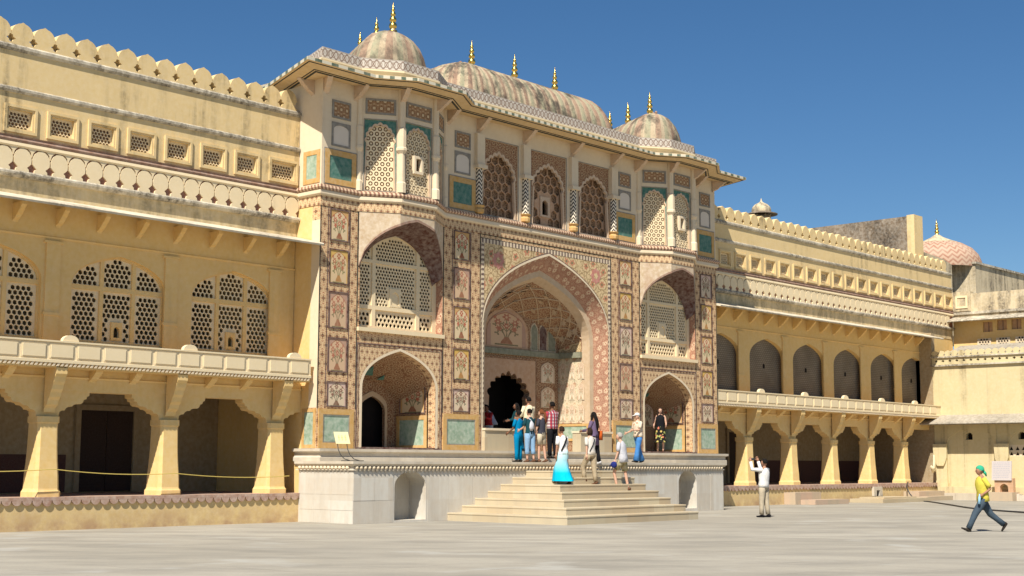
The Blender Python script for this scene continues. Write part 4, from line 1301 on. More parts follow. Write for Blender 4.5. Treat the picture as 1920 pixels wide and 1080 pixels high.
def finial_me(s):
    b = MB(); pr = [(.15, 0), (.16, .04), (.08, .08), (.13, .14), (.145, .20), (.12, .27), (.06, .30), (.11, .34), (.125, .40), (.10, .46), (.05, .49), (.085, .53), (.095, .58), (.075, .63), (.04, .66), (.06, .69), (.065, .73), (.045, .77), (.02, .80), (.012, .92), (0, 1.0)]
    b.lathe([(r * s * .9, z * s) for r, z in pr], (0, 0, 0), 12); return b.mesh('finial', M['gold'], True)
fin = {s: finial_me(s) for s in (1.0, 1.1)}
for cx in BAYS:
    ol = [(cx - 1.47, 31.35), (cx - 1.2, 30.85), (cx - .62, 30.52), (cx, 30.45), (cx + .62, 30.52), (cx + 1.2, 30.85), (cx + 1.47, 31.35), (cx + 1.4, 33.9), (cx + 1.0, 34.7), (cx, 35.0), (cx - 1.0, 34.7), (cx - 1.4, 33.9)]
    o = vault_roof('side_roof', (cx, 31.5), (cx + .88, 33.5), [(x + .44 * (y - 31.5), y) for x, y in ol], 13.35, 1.66, gate, 'dome' if cx < GC else 'dome3', .012)
    for y in ((31.45, 32.92, 34.5) if cx < GC else (31.8, 33.4, 34.8)): put('finial', fin[1.0], (cx + .44 * (y - 31.5), y, 15.05), o)
ol = [(31.9, 31.5), (32.5, 31.15), (39.8, 31.15), (40.4, 31.5), (40.6, 32.5), (40.4, 33.5), (39.8, 33.85), (32.5, 33.85), (31.9, 33.5), (31.7, 32.5)]
o = vault_roof('central_roof', (33.5, 32.5), (38.8, 32.5), ol, 13.35, 1.75, gate, 'dome2', .035, .094)
for x in (33.9, 36.1, 38.3): put('finial', fin[1.0], (x, 32.5, 15.12), o)

# ------------------------------------------------------------------ platform and stairs
PX0, PX1, PY0 = 25.72, 43.65, 29.0
plat = thing('stone_platform', 'white marble platform with beaded cornice and two pointed niches under the gatehouse', 'platform', (34.7, PY0, 0))
fp = FW(PY0)
b = MB()
nl = arch(27.25, 28.48, .06, 1.0, 1.48, 8, .6); nr = arch(40.85, 41.95, .1, 1.0, 1.48, 8, .6)
b.prism([rect(PX0, PX1, 0, 1.46 + .1), nl, nr], fp, -.7, 0)
P('front_wall', b, M['marble'], plat)
for i, n in enumerate((nl, nr)):
    b = MB(); b.prism([n], fp, -.72, -.69); P('niche_back', b, M['niche_stone'] if 'niche_stone' in M else M['ledge_stone'], plat)
b = MB(); b.box(PX0, PX0 + .4, PY0 + .7, 31.3, 0, 1.56); P('flank_wall', b, M['marble'], plat)
b = MB(); b.box(PX1 - .4, PX1, PY0 + .7, GY - .01, 0, 1.56); P('flank_wall', b, M['marble'], plat)
for x0, x1, z0, z1 in ((30.35, 30.75, .95, 1.3), ):
    pass
# marble slabs laid on the flank and the front, each a little proud
fxp = FX(PX0)
def slab(fr, u0, u1, v0, v1, w):
    b = MB(); b.prism([rect(u0 + .004, u1 - .004, v0 + .004, v1 - .004)], fr, 0, w); P('marble_slab', b, M['marble'], plat)
sr = random.Random(3)
for (u0, u1) in ((-31.25, -30.62), (-30.60, -29.9), (-29.9, -29.0)):
    for (v0, v1) in ((0, .36), (.36, .78), (.78, 1.42)):
        slab(fxp, u0, u1, v0, v1, sr.uniform(.004, .012))
u = PX0
segs = [25.72, 26.5, 27.2]; 
for a, c in zip(segs, segs[1:]):
    for v0, v1 in ((0, .62), (.62, 1.42)): slab(fp, a, c, v0, v1, sr.uniform(.004, .012))
segs = [28.55, 29.4, 30.4, 31.2, 32.2, 33.3, 34.2, 35.4, 36.4, 37.5, 38.6, 39.7, 40.75]
for a, c in zip(segs, segs[1:]): slab(fp, a, c, 0, 1.42, sr.uniform(.003, .010))
for a, c in ((42.05, 42.8), (42.8, 43.63)): slab(fp, a, c, 0, 1.42, sr.uniform(.003, .010))
PP = [(PX0, 31.4), (PX0, PY0), (PX1, PY0), (PX1, GY - .02)]
b = MB(); b.sweep(PP, [(-.3, 1.56), (.04, 1.56), (.10, 1.62), (.10, 1.69), (-.3, 1.69)]); P('cornice', b, M['ledge_stone'], plat)
b = MB(); b.box(PX0 + .05, PX1 - .05, PY0 + .05, GY - .001, 1.60, 1.692); P('platform_top', b, M['ledge_stone'], plat)
# beads and pendant drops of the cornice
b = MB(); d = MB()
def along(p, q, step):
    p, q = Vector(p), Vector(q); n = int((q - p).length / step); dr = (q - p).normalized(); nn = Vector((dr.y, -dr.x))
    return [(p + dr * (i + .5) * step, nn) for i in range(n)]
for p, q in (((PX0, 31.3), (PX0, PY0)), ((PX0, PY0), (PX1, PY0))):
    for c, n in along(p, q, .155):
        cc = c + n * .035
        b.ell((cc.x, cc.y, 1.515), (.062, .062, .052), 8, 5)
        t = Vector((-n.y, n.x))
        a0 = c - t * .07 + n * .03; a1 = c + t * .07 + n * .03; lo = c + n * .016
        d.face([(a0.x, a0.y, 1.455), (lo.x, lo.y, 1.365), (a1.x, a1.y, 1.455)] if n.y < -.5 or True else [], None)
stuff(P('bead_course', b, M['white_plaster'], plat, smooth=True))
b2 = MB(); b2.sweep(PP[:3], [(-.05, 1.445), (.05, 1.445), (.04, 1.47), (-.05, 1.47)]); P('bead_fillet', b2, M['bead_grey'] if 'bead_grey' in M else M['ledge_stone'], plat)
stuff(P('pendant_course', d, M['ledge_stone'], plat))
# ledge step between platform and wall
b = MB(); b.sweep([(GL - .12, 31.8), (GL - .12, GY - .32), (GR + .10, GY - .32), (GR + .10, 31.9)], [(-.8, 1.692), (.0, 1.692), (.0, 1.80), (-.04, 1.84), (-.04, 1.93), (.05, 1.97), (.05, 2.05), (-.8, 2.05)]); P('base_ledge', b, M['ledge_stone'], gate)

stairs = thing('staircase', 'pale sandstone pyramid staircase of seven steps before the platform', 'stairs', (32.4, 26, 0))
SX = [29.35, 29.95, 30.50, 31.06, 31.62, 32.15, 32.75]
SYF = [24.48, 25.02, 25.56, 26.10, 26.64, 27.20, 27.75]
SXR = [35.50, 35.62, 35.60, 35.72, 35.78, 35.95, 36.1]
for i in range(7):
    b = MB(); z0 = .2 * i + (0 if i == 0 else .03); z1 = .2 * (i + 1) + .03
    x0, x1, y0 = SX[i], SXR[i], SYF[i]
    e = .025
    ring = lambda o, z: [(x0 + o, y0 + o, z), (x1 - o, y0 + o, z), (x1 - o, PY0, z), (x0 + o, PY0, z)]
    prof = [ring(.012, z0), ring(.012, z1 - .05), ring(0, z1 - .045), ring(0, z1 - .012), ring(.012, z1)]
    for A, C in zip(prof, prof[1:]):
        for k in range(4):
            b.face([A[k], A[(k + 1) % 4], C[(k + 1) % 4], C[k]], [(k, 0), (k + 1, 0), (k + 1, 1), (k, 1)])
    b.face(prof[-1])
    P('step', b, M['step'], stairs)

# ------------------------------------------------------------------ buildings beside and behind the right wing
AX = 66.02
an = thing('annex', 'low pale stained annex with sloping eave, small arched vents and pierced parapet', 'building', (AX, 25, 0))
fa = FX(AX)
U0, U1 = -31.42, -17.0
def PA(name, mb, mat, root): return put(name, mb.mesh(name, mat), parent=root)
vents = [(-29.62, 2.88), (-27.02, 2.88), (-24.4, 2.88)]
b = MB(); b.prism([rect(U0, U1, 0, 4.0)] + [arch(u - .17, u + .17, z, z + .2, z + .36, 5) for u, z in vents] + [rect(-27.72, -26.2, 2.08, 2.62)], fa, -.3, 0); PA('lower_wall', b, M['annex'], an)
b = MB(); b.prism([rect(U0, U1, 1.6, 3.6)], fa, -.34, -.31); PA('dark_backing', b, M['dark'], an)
# triangular pierced vent
vb = MB(); tr = []
for i in range(5):
    for j in range(2):
        x = -27.66 + i * .30; z = 2.12 + j * .25
        tr.append([(x, z), (x + .2, z), (x + .1, z + .19)])
vb.prism([rect(-27.72, -26.2, 2.08, 2.62)] + tr, fa, -.1, -.02); PA('pierced_vent', vb, M['white_plaster'], an)
for u in (-31.05, -27.95, -25.2):
    b = MB(); b.prism([rect(u - .30, u + .30, .7, 2.68)], fa, 0, .13); o = PA('pilaster', b, M['annex'], an)
    b = MB(); b.prism([[(u - .16, 1.62), (u + .16, 1.62), (u + .26, 1.80), (u + .33, 2.0), (u + .36, 2.68), (u - .36, 2.68), (u - .33, 2.0), (u - .26, 1.80)]], fa, .13, .24); PA('pilaster_head', b, M['annex'], o)
    b = MB(); b.prism([rect(u - .34, u + .34, .62, .78)], fa, 0, .2); PA('pilaster_base', b, M['annex'], o)
for u0, u1 in ((-30.75, -28.25), (-27.65, -25.5)):
    b = MB(); m = (u0 + u1) / 2
    b.prism([[(u0, 2.66)] + [(u0, 3.62), (u1, 3.62), (u1, 2.66)] + [(m + (u1 - m) * math.cos(a * PI / 12), 2.66 + .75 * math.sin(a * PI / 12)) for a in range(1, 12)]], fa, 0, .05); PA('blind_arch', b, M['annex'], an)
b = MB(); b.box(AX - .5, AX, 17, 31.1, 0, .62); PA('base_ledge', b, M['annex'], an)
kr = random.Random(5); y = 31.0
while y > 20:
    l = kr.uniform(.7, 1.3); b = MB(); h = kr.uniform(.24, .34); w_ = kr.uniform(.9, 1.1)
    b.box(AX - w_, AX - .51, y - l + .02, y, 0, h); PA('kerb_stone', b, M['old_step'] if 'old_step' in M else M['ledge_stone'], an); y -= l
b = MB()
prof = [(0, 4.10), (0, 3.98), (1.06, 3.60), (1.10, 3.64), (1.06, 3.70)]
b.prism([[(-p[0], p[1]) for p in prof]], lambda u, v, w: (AX + u, w, v), 17, 32.3, back=True); PA('eave_slab', b, M['grey_eave'] if 'grey_eave' in M else M['ledge'], an)
b = MB(); b.prism([rect(U0, U1, 4.02, 6.56)], fa, -.3, 0); PA('upper_wall', b, M['annex'], an)
b = MB(); b.box(AX + .31, 70, 31.25, 31.43, 0, 6.9); PA('end_wall', b, M['annex'], an)
b = MB(); b.box(AX + .004, AX + .3, 31.0, 31.424, 4.0, 6.5); PA('corner_pier', b, M['annex'], an)
b = MB(); b.prism([rect(U0 - .02, U1, 6.50, 6.58)], fa, 0, .12); PA('string_course', b, M['ledge'], an)
b = MB(); b.prism([rect(U0 - .02, U1, 6.92, 6.99)], fa, -.2, .12); PA('parapet_rail', b, M['ledge'], an)
b = MB(); hl = []; u = U0 + .25
while u < -18:
    hl.append(ngon((u, 6.76), .09, 8, 0, .55)); u += .36
b.prism([rect(U0, U1, 6.58, 6.92)] + hl, fa, -.08, .04); PA('pierced_parapet', b, M['annex'], an)
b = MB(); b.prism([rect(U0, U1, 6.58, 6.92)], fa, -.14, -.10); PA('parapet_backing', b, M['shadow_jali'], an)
u = U0 + .18
am = MB(); am.prism([[(x * .98, z) for x, z in merlon_outline(.34, .30)]], FX(0), -.05, .05, back=True); am = am.mesh('merlon', M['annex'])
while u < -21:
    put('merlon', am, (AX, -u, 6.985), an); u += .345
b = MB(); b.box(AX + .2, 70.5, 17, 31.4, 6.35, 6.52); PA('roof', b, M['ledge'], an)
b = MB(); b.prism([[(0, 7.1), (2.2, 7.75), (2.2, 7.62), (0, 6.98)]], lambda u, v, w: (AX + .9 + u, w, v), 24, 31.3, back=True); PA('lean_to_slab', b, M['grey_eave'] if 'grey_eave' in M else M['ledge'], an)

AX2 = 69.8
an2 = thing('upper_block', 'set back upper storey with stained parapet and brown shuttered windows above the annex roof', 'building', (AX2, 25, 6.5))
f2 = FX(AX2)
wins = [(-30.1, 8.45), (-29.35, 8.5), (-28.6, 8.5), (-27.6, 8.5)]
b = MB(); b.prism([rect(-31.95, -17, 6.5, 9.3)] + [rect(u - .26, u + .26, z, z + .52) for u, z in wins], f2, -.3, 0); PA('wall', b, M['yellow_clean'], an2)
for u, z in wins:
    b = MB(); b.prism([rect(u - .26, u + .26, z, z + .52)], f2, -.2, -.14); o = PA('window', b, M['salmon'], an2)
    b = MB(); b.prism([rect(u - .02, u + .02, z, z + .52)], f2, -.14, -.10); PA('mullion', b, M['brown_band'], o)
for u in (-30.3, -29.3, -28.3, -27.3):
    pl = rect(u - .36, u + .36, 7.72, 8.12); b = MB(); b.prism([pl] + hexholes(pl, .15, .06, 6, 0), f2, .005, .05); PA('pierced_vent', b, M['white_plaster'], an2)
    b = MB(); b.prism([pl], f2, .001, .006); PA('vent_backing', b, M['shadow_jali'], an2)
b = MB(); b.prism([[(.0, 9.30), (0, 9.18), (-.8, 8.98), (-.84, 9.02), (-.8, 9.08)]], lambda u, v, w: (AX2 + u, w, v), 17, 32.3, back=True); PA('eave_slab', b, M['ledge'], an2)
b = MB(); b.box(AX2, AX2 + .35, 17, 31.95, 9.3, 10.5); PA('parapet', b, M['annex_up'], an2)
b = MB(); b.box(AX2 - .08, AX2 + .4, 17, 31.9, 9.42, 9.55); PA('ledge', b, M['ledge'], an2)
b = MB(); b.box(AX2 - .06, AX2 + .4, 30.95, 31.95, 9.6, 10.62); o = PA('corner_block', b, M['annex_up'], an2)
b = MB(); b.prism([rect(-31.75, -31.1, 9.75, 10.4), rect(-31.65, -31.2, 9.85, 10.3)], FX(AX2 - .06), 0, .04); PA('panel_frame', b, M['frieze'], o)

tw = thing('tall_wall', 'blackened high wall with plain pale end rising behind the merlon parapet', 'wall', (66.3, 36, 10))
b = MB(); b.box(66.05, 66.7, 32.5, 43, 10, 14.25); PA('weathered_wall', b, M['old_wall'], tw)
b = MB(); b.box(66.0, 66.95, 32.1, 32.5, 10, 14.3); PA('end_pier', b, M['attic'], tw)
sw = thing('stair_block', 'stained plaster block with one slit window between the tall wall and the dome', 'building', (69.5, 33, 10))
b = MB(); b.prism([[(66.96, 10.0), (71.5, 10.0), (71.5, 12.35), (70.6, 12.55), (69.2, 12.62), (66.96, 12.75)], arch(70.3, 70.55, 11.7, 12.05, 12.2, 4)], FW(32.7), -.6, 0); PA('wall', b, M['annex_up'], sw)
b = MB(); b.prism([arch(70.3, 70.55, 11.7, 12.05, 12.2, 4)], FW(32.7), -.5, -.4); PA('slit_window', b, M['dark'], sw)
db = thing('domed_pavilion', 'pavilion with chevron striped dome and small gilt finial behind the right wing', 'building', (76.9, 36, 9))
b = MB(); b.box(76.3, 83.3, 33.5, 38.5, 9, 13.0); PA('block', b, M['annex_up'], db)
b = MB(); b.box(76.2, 83.4, 33.4, 38.6, 13.0, 13.12); PA('coping', b, M['ledge'], db)
b = MB(); pr = [(2.45, 12.9), (2.45, 13.3), (2.3, 13.7), (1.95, 14.1), (1.4, 14.42), (.7, 14.6), (0, 14.66)]
for j in range(len(pr) - 1):
    for k in range(28):
        a0, a1 = 2 * PI * k / 28, 2 * PI * (k + 1) / 28; (r0, z0), (r1, z1) = pr[j], pr[j + 1]
        pt = lambda r, a, z: (76.9 + r * math.cos(a), 36 + r * math.sin(a), z)
        q = [pt(r0, a0, z0), pt(r0, a1, z0), pt(r1, a1, z1), pt(r1, a0, z1)]; uv = [(k / 6, j * .35), ((k + 1) / 6, j * .35), ((k + 1) / 6, j * .35 + .35), (k / 6, j * .35 + .35)]
        if r1 == 0: q, uv = q[:3], uv[:3]
        b.face(q, uv)
dm = put('dome', b.mesh('dome', M['scale_dome'], True), parent=db)
b = MB(); b.lathe([(1.15, 14.42), (1.2, 14.5), (.85, 14.62), (.35, 14.85), (.15, 15.0), (0, 15.02)], (76.9, 36, 0), 20); put('dome_cap', b.mesh('dome_cap', M['annex_up'], True), parent=dm)
put('finial', fin[1.0], (76.9, 36, 14.98), dm)
ch = thing('roof_kiosk', 'tiny domed kiosk with dark wide eave standing above the merlons in the distance', 'kiosk', (72.3, 45, 12))
b = MB(); b.lathe([(.6, 9), (.6, 16.0), (.75, 16.05), (.75, 16.12), (0, 16.12)], (72.3, 45, 0), 12); PA('turret', b, M['annex_up'], ch)
for k in range(6):
    a = 2 * PI * k / 6; b = MB(); b.tube([(72.3 + .5 * math.cos(a), 45 + .5 * math.sin(a), 16.1), (72.3 + .5 * math.cos(a), 45 + .5 * math.sin(a), 16.62)], [.06, .05], 6); PA('post', b, M['annex_up'], ch)
b = MB(); b.lathe([(.4, 16.72), (.98, 16.62), (.98, 16.67), (.55, 16.80), (0, 16.80)], (72.3, 45, 0), 16); PA('eave', b, M['old_wall'], ch)
b = MB(); b.lathe([(.58, 16.78), (.60, 16.9), (.55, 17.08), (.40, 17.25), (.18, 17.36), (.06, 17.45), (.03, 17.6), (0, 17.66)], (72.3, 45, 0), 16); put('dome', b.mesh('dome', M['annex_up'], True), parent=ch)

# ------------------------------------------------------------------ small things
def solid(name, col, rough=.7, var=.15, spec=.3): return flat(name, col, rough, var, spec)
M['metal_dark'] = solid('dark painted metal', (.03, .03, .03), .5)
M['sign_yellow'] = solid('pale yellow sign board', (.75, .68, .38), .6, .05)
M['sign_ink'] = solid('faded ochre sign marks', (.60, .48, .20), .6, 0)
sg = thing('notice_stand', 'small pale yellow notice board on two bent black legs', 'sign', (25.98, 29.75, 1.69))
def sgp(u, v, w): return (25.98 + u * .92 + w * -.35, 29.75 - u * .25 - w * .9 + (v - 2.2) * .35, v)
b = MB(); b.prism([rect(-.23, .23, 2.17, 2.50)], sgp, -.012, .012, back=True); PA('board', b, M['sign_yellow'], sg)
for k, x in enumerate((-.10, 0.0, .11)):
    b = MB(); h = .05
    L = [rect(x - .022, x - .006, 2.25, 2.40), rect(x + .008, x + .022, 2.27, 2.42), rect(x - .03, x + .03, 2.335, 2.35)]
    for i, l in enumerate(L): b.prism([l], sgp, .012, .0135 + i * .0004)
    stuff(PA('lettering', b, M['sign_ink'], sg))
for x in (-.17, .13):
    b = MB(); c0 = sgp(x, 2.20, -.02)
    b.tube([c0, (c0[0] + .0, c0[1] - .04, 2.02), (c0[0] + .04, c0[1] - .10, 1.86), (c0[0] + .12, c0[1] - .18, 1.75), (c0[0] + .28, c0[1] - .22, 1.71)], [.012] * 5, 6); PA('leg', b, M['metal_dark'], sg)
b = MB(); c0 = sgp(-.17, 2.2, -.02); b.tube([(c0[0] - .02, c0[1] - .2, 1.705), (c0[0] + .66, c0[1] - .36, 1.705)], [.012, .012], 6); PA('foot_bar', b, M['metal_dark'], sg)

M['rope'] = solid('yellow rope', (.55, .42, .10), .8)
b = MB(); pts = []
xs_ = [11.5, 14.58, 18.08, 21.58, 25.35]; zz = [1.45, 1.5, 1.47, 1.36, 1.28]
for i in range(4):
    for k in range(8):
        t = k / 8; pts.append((xs_[i] + (xs_[i + 1] - xs_[i]) * t, 31.27, zz[i] + (zz[i + 1] - zz[i]) * t - .07 * 4 * t * (1 - t)))
pts.append((25.35, 31.27, 1.28))
b.tube(pts, [.011] * len(pts), 5)
tag(put('rope', b.mesh('rope', M['rope'])), 'thin yellow rope strung across the wide arcade pillars', 'rope')

M['cable'] = solid('black rubber cable', (.02, .02, .022), .5)
b = MB(); pts = [(62.6, 31.2, .84), (61.9, 30.9, .55), (61.5, 30.3, .06), (59.5, 28.6, .03), (55.6, 25.9, .03), (51.3, 22.9, .03), (48.4, 19.9, .03), (44, 14, .03)]
sm = []
for i in range(len(pts) - 1):
    for k in range(6):
        t = k / 6; p0 = Vector(pts[max(i - 1, 0)]); p1 = Vector(pts[i]); p2 = Vector(pts[i + 1]); p3 = Vector(pts[min(i + 2, len(pts) - 1)])
        q = .5 * ((2 * p1) + (p2 - p0) * t + (2 * p0 - 5 * p1 + 4 * p2 - p3) * t * t + (-p0 + 3 * p1 - 3 * p2 + p3) * t ** 3); sm.append(q)
b.tube(sm, [.03] * len(sm), 6)
tag(put('cable', b.mesh('cable', M['cable'])), 'black cable trailing from the arcade plinth across the paving', 'cable')

M['old_step'] = mk_marble('old red stone', (.50, .36, .26), (.46, .38, .26), dirt=.6)
def block(name, label, boxes, cat='step', mat='old_step', loc=None):
    t = thing(name, label, cat, loc)
    for nm, bx in boxes:
        b = MB(); b.box(*bx); PA(nm, b, M[mat], t)
    return t
block('stone_step', 'low two tier stone step against the yellow plinth beside the man taking a photo', [('upper_tread', (51.6, 53.7, 30.75, 31.29, .002, .5)), ('lower_tread', (52.0, 54.8, 30.05, 30.74, .002, .2))], loc=(52.6, 30.7, 0))
dr = block('drain_slab', 'flat stone drain slab with a small square outlet behind it', [('slab', (56.6, 61.2, 29.4, 31.0, .002, .17)), ('rim', (57.3, 60.4, 29.7, 30.9, .171, .23))], 'drain', 'step', (58.8, 30.2, 0))
b = MB(); b.prism([rect(59.2, 60.0, .24, .66), rect(59.45, 59.75, .24, .5)], FW(31.29), 0, .12); PA('outlet_frame', b, M['ledge_stone'], dr)
b = MB(); b.prism([rect(59.45, 59.75, .24, .5)], FW(31.29), .002, .01); PA('outlet', b, M['dark'], dr)
block('stone_step', 'long shallow stone step beside the annex corner', [('tread', (62.3, 65.0, 30.5, 31.29, .002, .42)), ('lower_tread', (61.9, 64.6, 29.9, 30.49, .002, .2))], loc=(63.5, 30.6, 0))

pq = thing('notice_plaque', 'white notice plaque with faint lines leaning on a brown arched stone stand', 'sign', (65.2, 27.55, .3))
b = MB(); b.box(64.6, 65.45, 27.0, 28.15, .0, .40); PA('plinth_block', b, M['old_step'], pq)
fq = FX(65.0)
b = MB(); b.prism([rect(-28.0, -27.1, .40, 1.05), arch(-27.75, -27.35, .41, .60, .80, 6)], fq, -.25, .0, back=True); PA('stand', b, M['salmon'], pq)
M['plaque'] = solid('white enamel plaque', (.50, .45, .43), .5, .15)
def fq2(u, v, w): return (65.0 - .05 - w + (v - .95) * .12, -u, v)
b = MB(); b.prism([rect(-28.10, -27.15, .95, 1.85)], fq2, -.03, .03, back=True); pb = PA('plaque_board', b, M['plaque'], pq)
M['plaque_ink'] = solid('grey lettering', (.40, .38, .40), .6, 0)
b = MB()
lr = random.Random(4)
for i in range(9):
    u = -28.02; z = 1.76 - i * .085
    while u < -27.28:
        l = lr.uniform(.04, .12); b.prism([rect(u, min(u + l, -27.22), z - .018, z + .018)], fq2, .03, .032); u += l + .03
stuff(PA('lettering', b, M['plaque_ink'], pb))
M['cloth'] = solid('pale yellow cloth', (.70, .60, .38), .9)
b = MB()
for i in range(6):
    a = i / 6
    b.tube([(65.7 - .05 * i, 31.33 - .03 * i, 2.15 - .1 * i), (65.62 - .10 * i, 31.27 - .03 * i, 1.75 - .08 * i), (65.55 - .15 * i, 31.2 - .03 * i, 1.35 + .05 * i)], [.035, .07, .05], 6)
tag(put('hanging_cloth', b.mesh('hanging_cloth', M['cloth'], True)), 'crumpled pale cloth hanging at the corner of arcade and annex', 'cloth')

# ------------------------------------------------------------------ people
def fabric(name, col, var=.18):
    g = Gm(name, .9, .1)
    x, y, z = g.pos(); v = g.vec(x, y, z)
    c = g.mix(g.ramp(g.noise(v, 6, 3), .35, .7) * var * 2, col, tuple(q * .6 for q in col))
    g.bump(g.noise(v, 11, 3, .6), .5, .03)
    return g.done(c)
def plaid(name):
    g = Gm(name, .9, .1); n = g.n('ShaderNodeTexCoord'); sx = g.n('ShaderNodeSeparateXYZ'); g.nt.links.new(n.outputs['Object'], sx.inputs[0])
    x, z = Sk(g, sx.outputs[0]), Sk(g, sx.outputs[2])
    a = ((x / .10).fract() - .5).abs() < .26; b = ((z / .10).fract() - .5).abs() < .26
    c = g.mix(a, (.62, .55, .52), (.38, .05, .06)); c = g.mix(b * .6, c, (.22, .02, .04))
    d = (((x / .10) + .25).fract() < .12).max(((z / .10) + .25).fract() < .12)
    return g.done(g.mix(d * .8, c, (.05, .04, .12)))
def print_fab(name, bg, cols, sc=14):
    g = Gm(name, .9, .1); x, y, z = g.pos(); v = g.vec(x, y, z)
    vo = g.n('ShaderNodeTexVoronoi'); g.lk(vo.inputs['Vector'], v); vo.inputs['Scale'].default_value = sc
    sp = g.n('ShaderNodeSeparateXYZ'); g.nt.links.new(vo.outputs['Color'], sp.inputs[0])
    r = Sk(g, sp.outputs[0]); q = Sk(g, sp.outputs[1]); blob = Sk(g, vo.outputs['Distance']) < .48
    c = g.mix(q > .5, cols[0], cols[1])
    if len(cols) > 2: c = g.mix((q > .25).min(q < .45), c, cols[2])
    return g.done(g.mix(blob.min(r > .35), bg, c))
def gradient_skirt(name, c0, c1, z0, z1):
    g = Gm(name, .85, .1); n = g.n('ShaderNodeTexCoord'); sx = g.n('ShaderNodeSeparateXYZ'); g.nt.links.new(n.outputs['Object'], sx.inputs[0])
    z = Sk(g, sx.outputs[2]); x, y, w = g.pos()
    c = g.mix(g.ramp(z, z0, z1), c0, c1)
    g.bump(g.noise(g.vec(x * 9, y * 9, w * 1.2), 1, 3), .7, .05)
    return g.done(c)
SK_L = fabric('fair skin', (.55, .33, .23), .06); SK_T = fabric('tanned skin', (.36, .19, .12), .06); SK_D = fabric('brown skin', (.20, .10, .06), .06)
HAIR_B = fabric('black hair', (.012, .010, .009)); HAIR_R = fabric('auburn hair', (.16, .055, .022)); HAIR_G = fabric('grey hair', (.35, .33, .30)); HAIR_N = fabric('dark brown hair', (.035, .02, .014))
EYE = solid('dark eye', (.01, .01, .012), .3, 0); LIP = solid('lips', (.35, .12, .10), .5, 0)
F = dict(white=fabric('white cotton', (.72, .70, .66)), cream=fabric('cream shirt', (.70, .62, .42)), teal=fabric('dark teal tee', (.012, .055, .065)), grey=fabric('charcoal tee', (.05, .05, .065)),
         beige=fabric('beige shorts', (.50, .43, .31)), jeans=fabric('pale blue denim', (.22, .36, .52)), blue=fabric('bright blue denim', (.06, .20, .47)), black=fabric('black trousers', (.012, .012, .014)),
         khaki=fabric('khaki cotton', (.40, .32, .21)), purple=fabric('purple grey tunic', (.14, .10, .17)), greytee=fabric('pale grey tee', (.50, .50, .53)), camo=print_fab('camouflage cotton', (.34, .30, .18), [(.16, .17, .08), (.42, .37, .24)], 11),
         plaid=plaid('red plaid cotton'), hawaii=print_fab('patterned shirt', (.62, .52, .40), [(.20, .10, .07), (.45, .25, .12), (.12, .14, .10)], 13), floral=print_fab('flowered black skirt', (.015, .014, .012), [(.50, .38, .12), (.30, .33, .10), (.5, .16, .1)], 11),
         turq=gradient_skirt('turquoise dip dyed skirt', (.0, .44, .66), (.55, .74, .72), .35, .95), saree=fabric('bright blue sari', (.0, .18, .36)), yellow=fabric('yellow tee', (.62, .53, .08)), dkjeans=fabric('slate jeans', (.06, .085, .11)),
         green=fabric('green headscarf', (.04, .38, .22)), shoe=fabric('dark shoe', (.03, .025, .02)), sandal=fabric('brown sandal', (.14, .07, .04)), whiteshoe=fabric('white trainer', (.6, .6, .6)), orange=fabric('orange bag', (.50, .10, .02)), navy=fabric('navy cap', (.02, .03, .16)), red=fabric('red cloth', (.40, .03, .03)), offwhite=fabric('off white cotton', (.60, .56, .50)), sand=fabric('sand trousers', (.46, .39, .28)))

def skin_mesh(verts, edges, radii, mat):
    bm = bmesh.new(); bm.verts.layers.skin.verify(); vs = [bm.verts.new(v) for v in verts]
    for a, b_ in edges: bm.edges.new((vs[a], vs[b_]))
    ly = bm.verts.layers.skin.verify()
    for i, v in enumerate(vs):
        v[ly].radius = radii[i] if isinstance(radii[i], tuple) else (radii[i], radii[i]); v[ly].use_root = (i == 0)
    me = bpy.data.meshes.new('tmp'); bm.to_mesh(me); bm.free()
    o = bpy.data.objects.new('tmp', me); COL.objects.link(o)
    o.modifiers.new('s', 'SKIN').use_smooth_shade = True
    ss = o.modifiers.new('u', 'SUBSURF'); ss.levels = 1; ss.render_levels = 1
    dg = bpy.context.evaluated_depsgraph_get()
    ev = o.evaluated_get(dg); m2 = ev.to_mesh()
    V = [tuple(v.co) for v in m2.vertices]; Fs = [tuple(p.vertices) for p in m2.polygons]
    ev.to_mesh_clear(); bpy.data.objects.remove(o); bpy.data.meshes.remove(me)
    return V, Fs

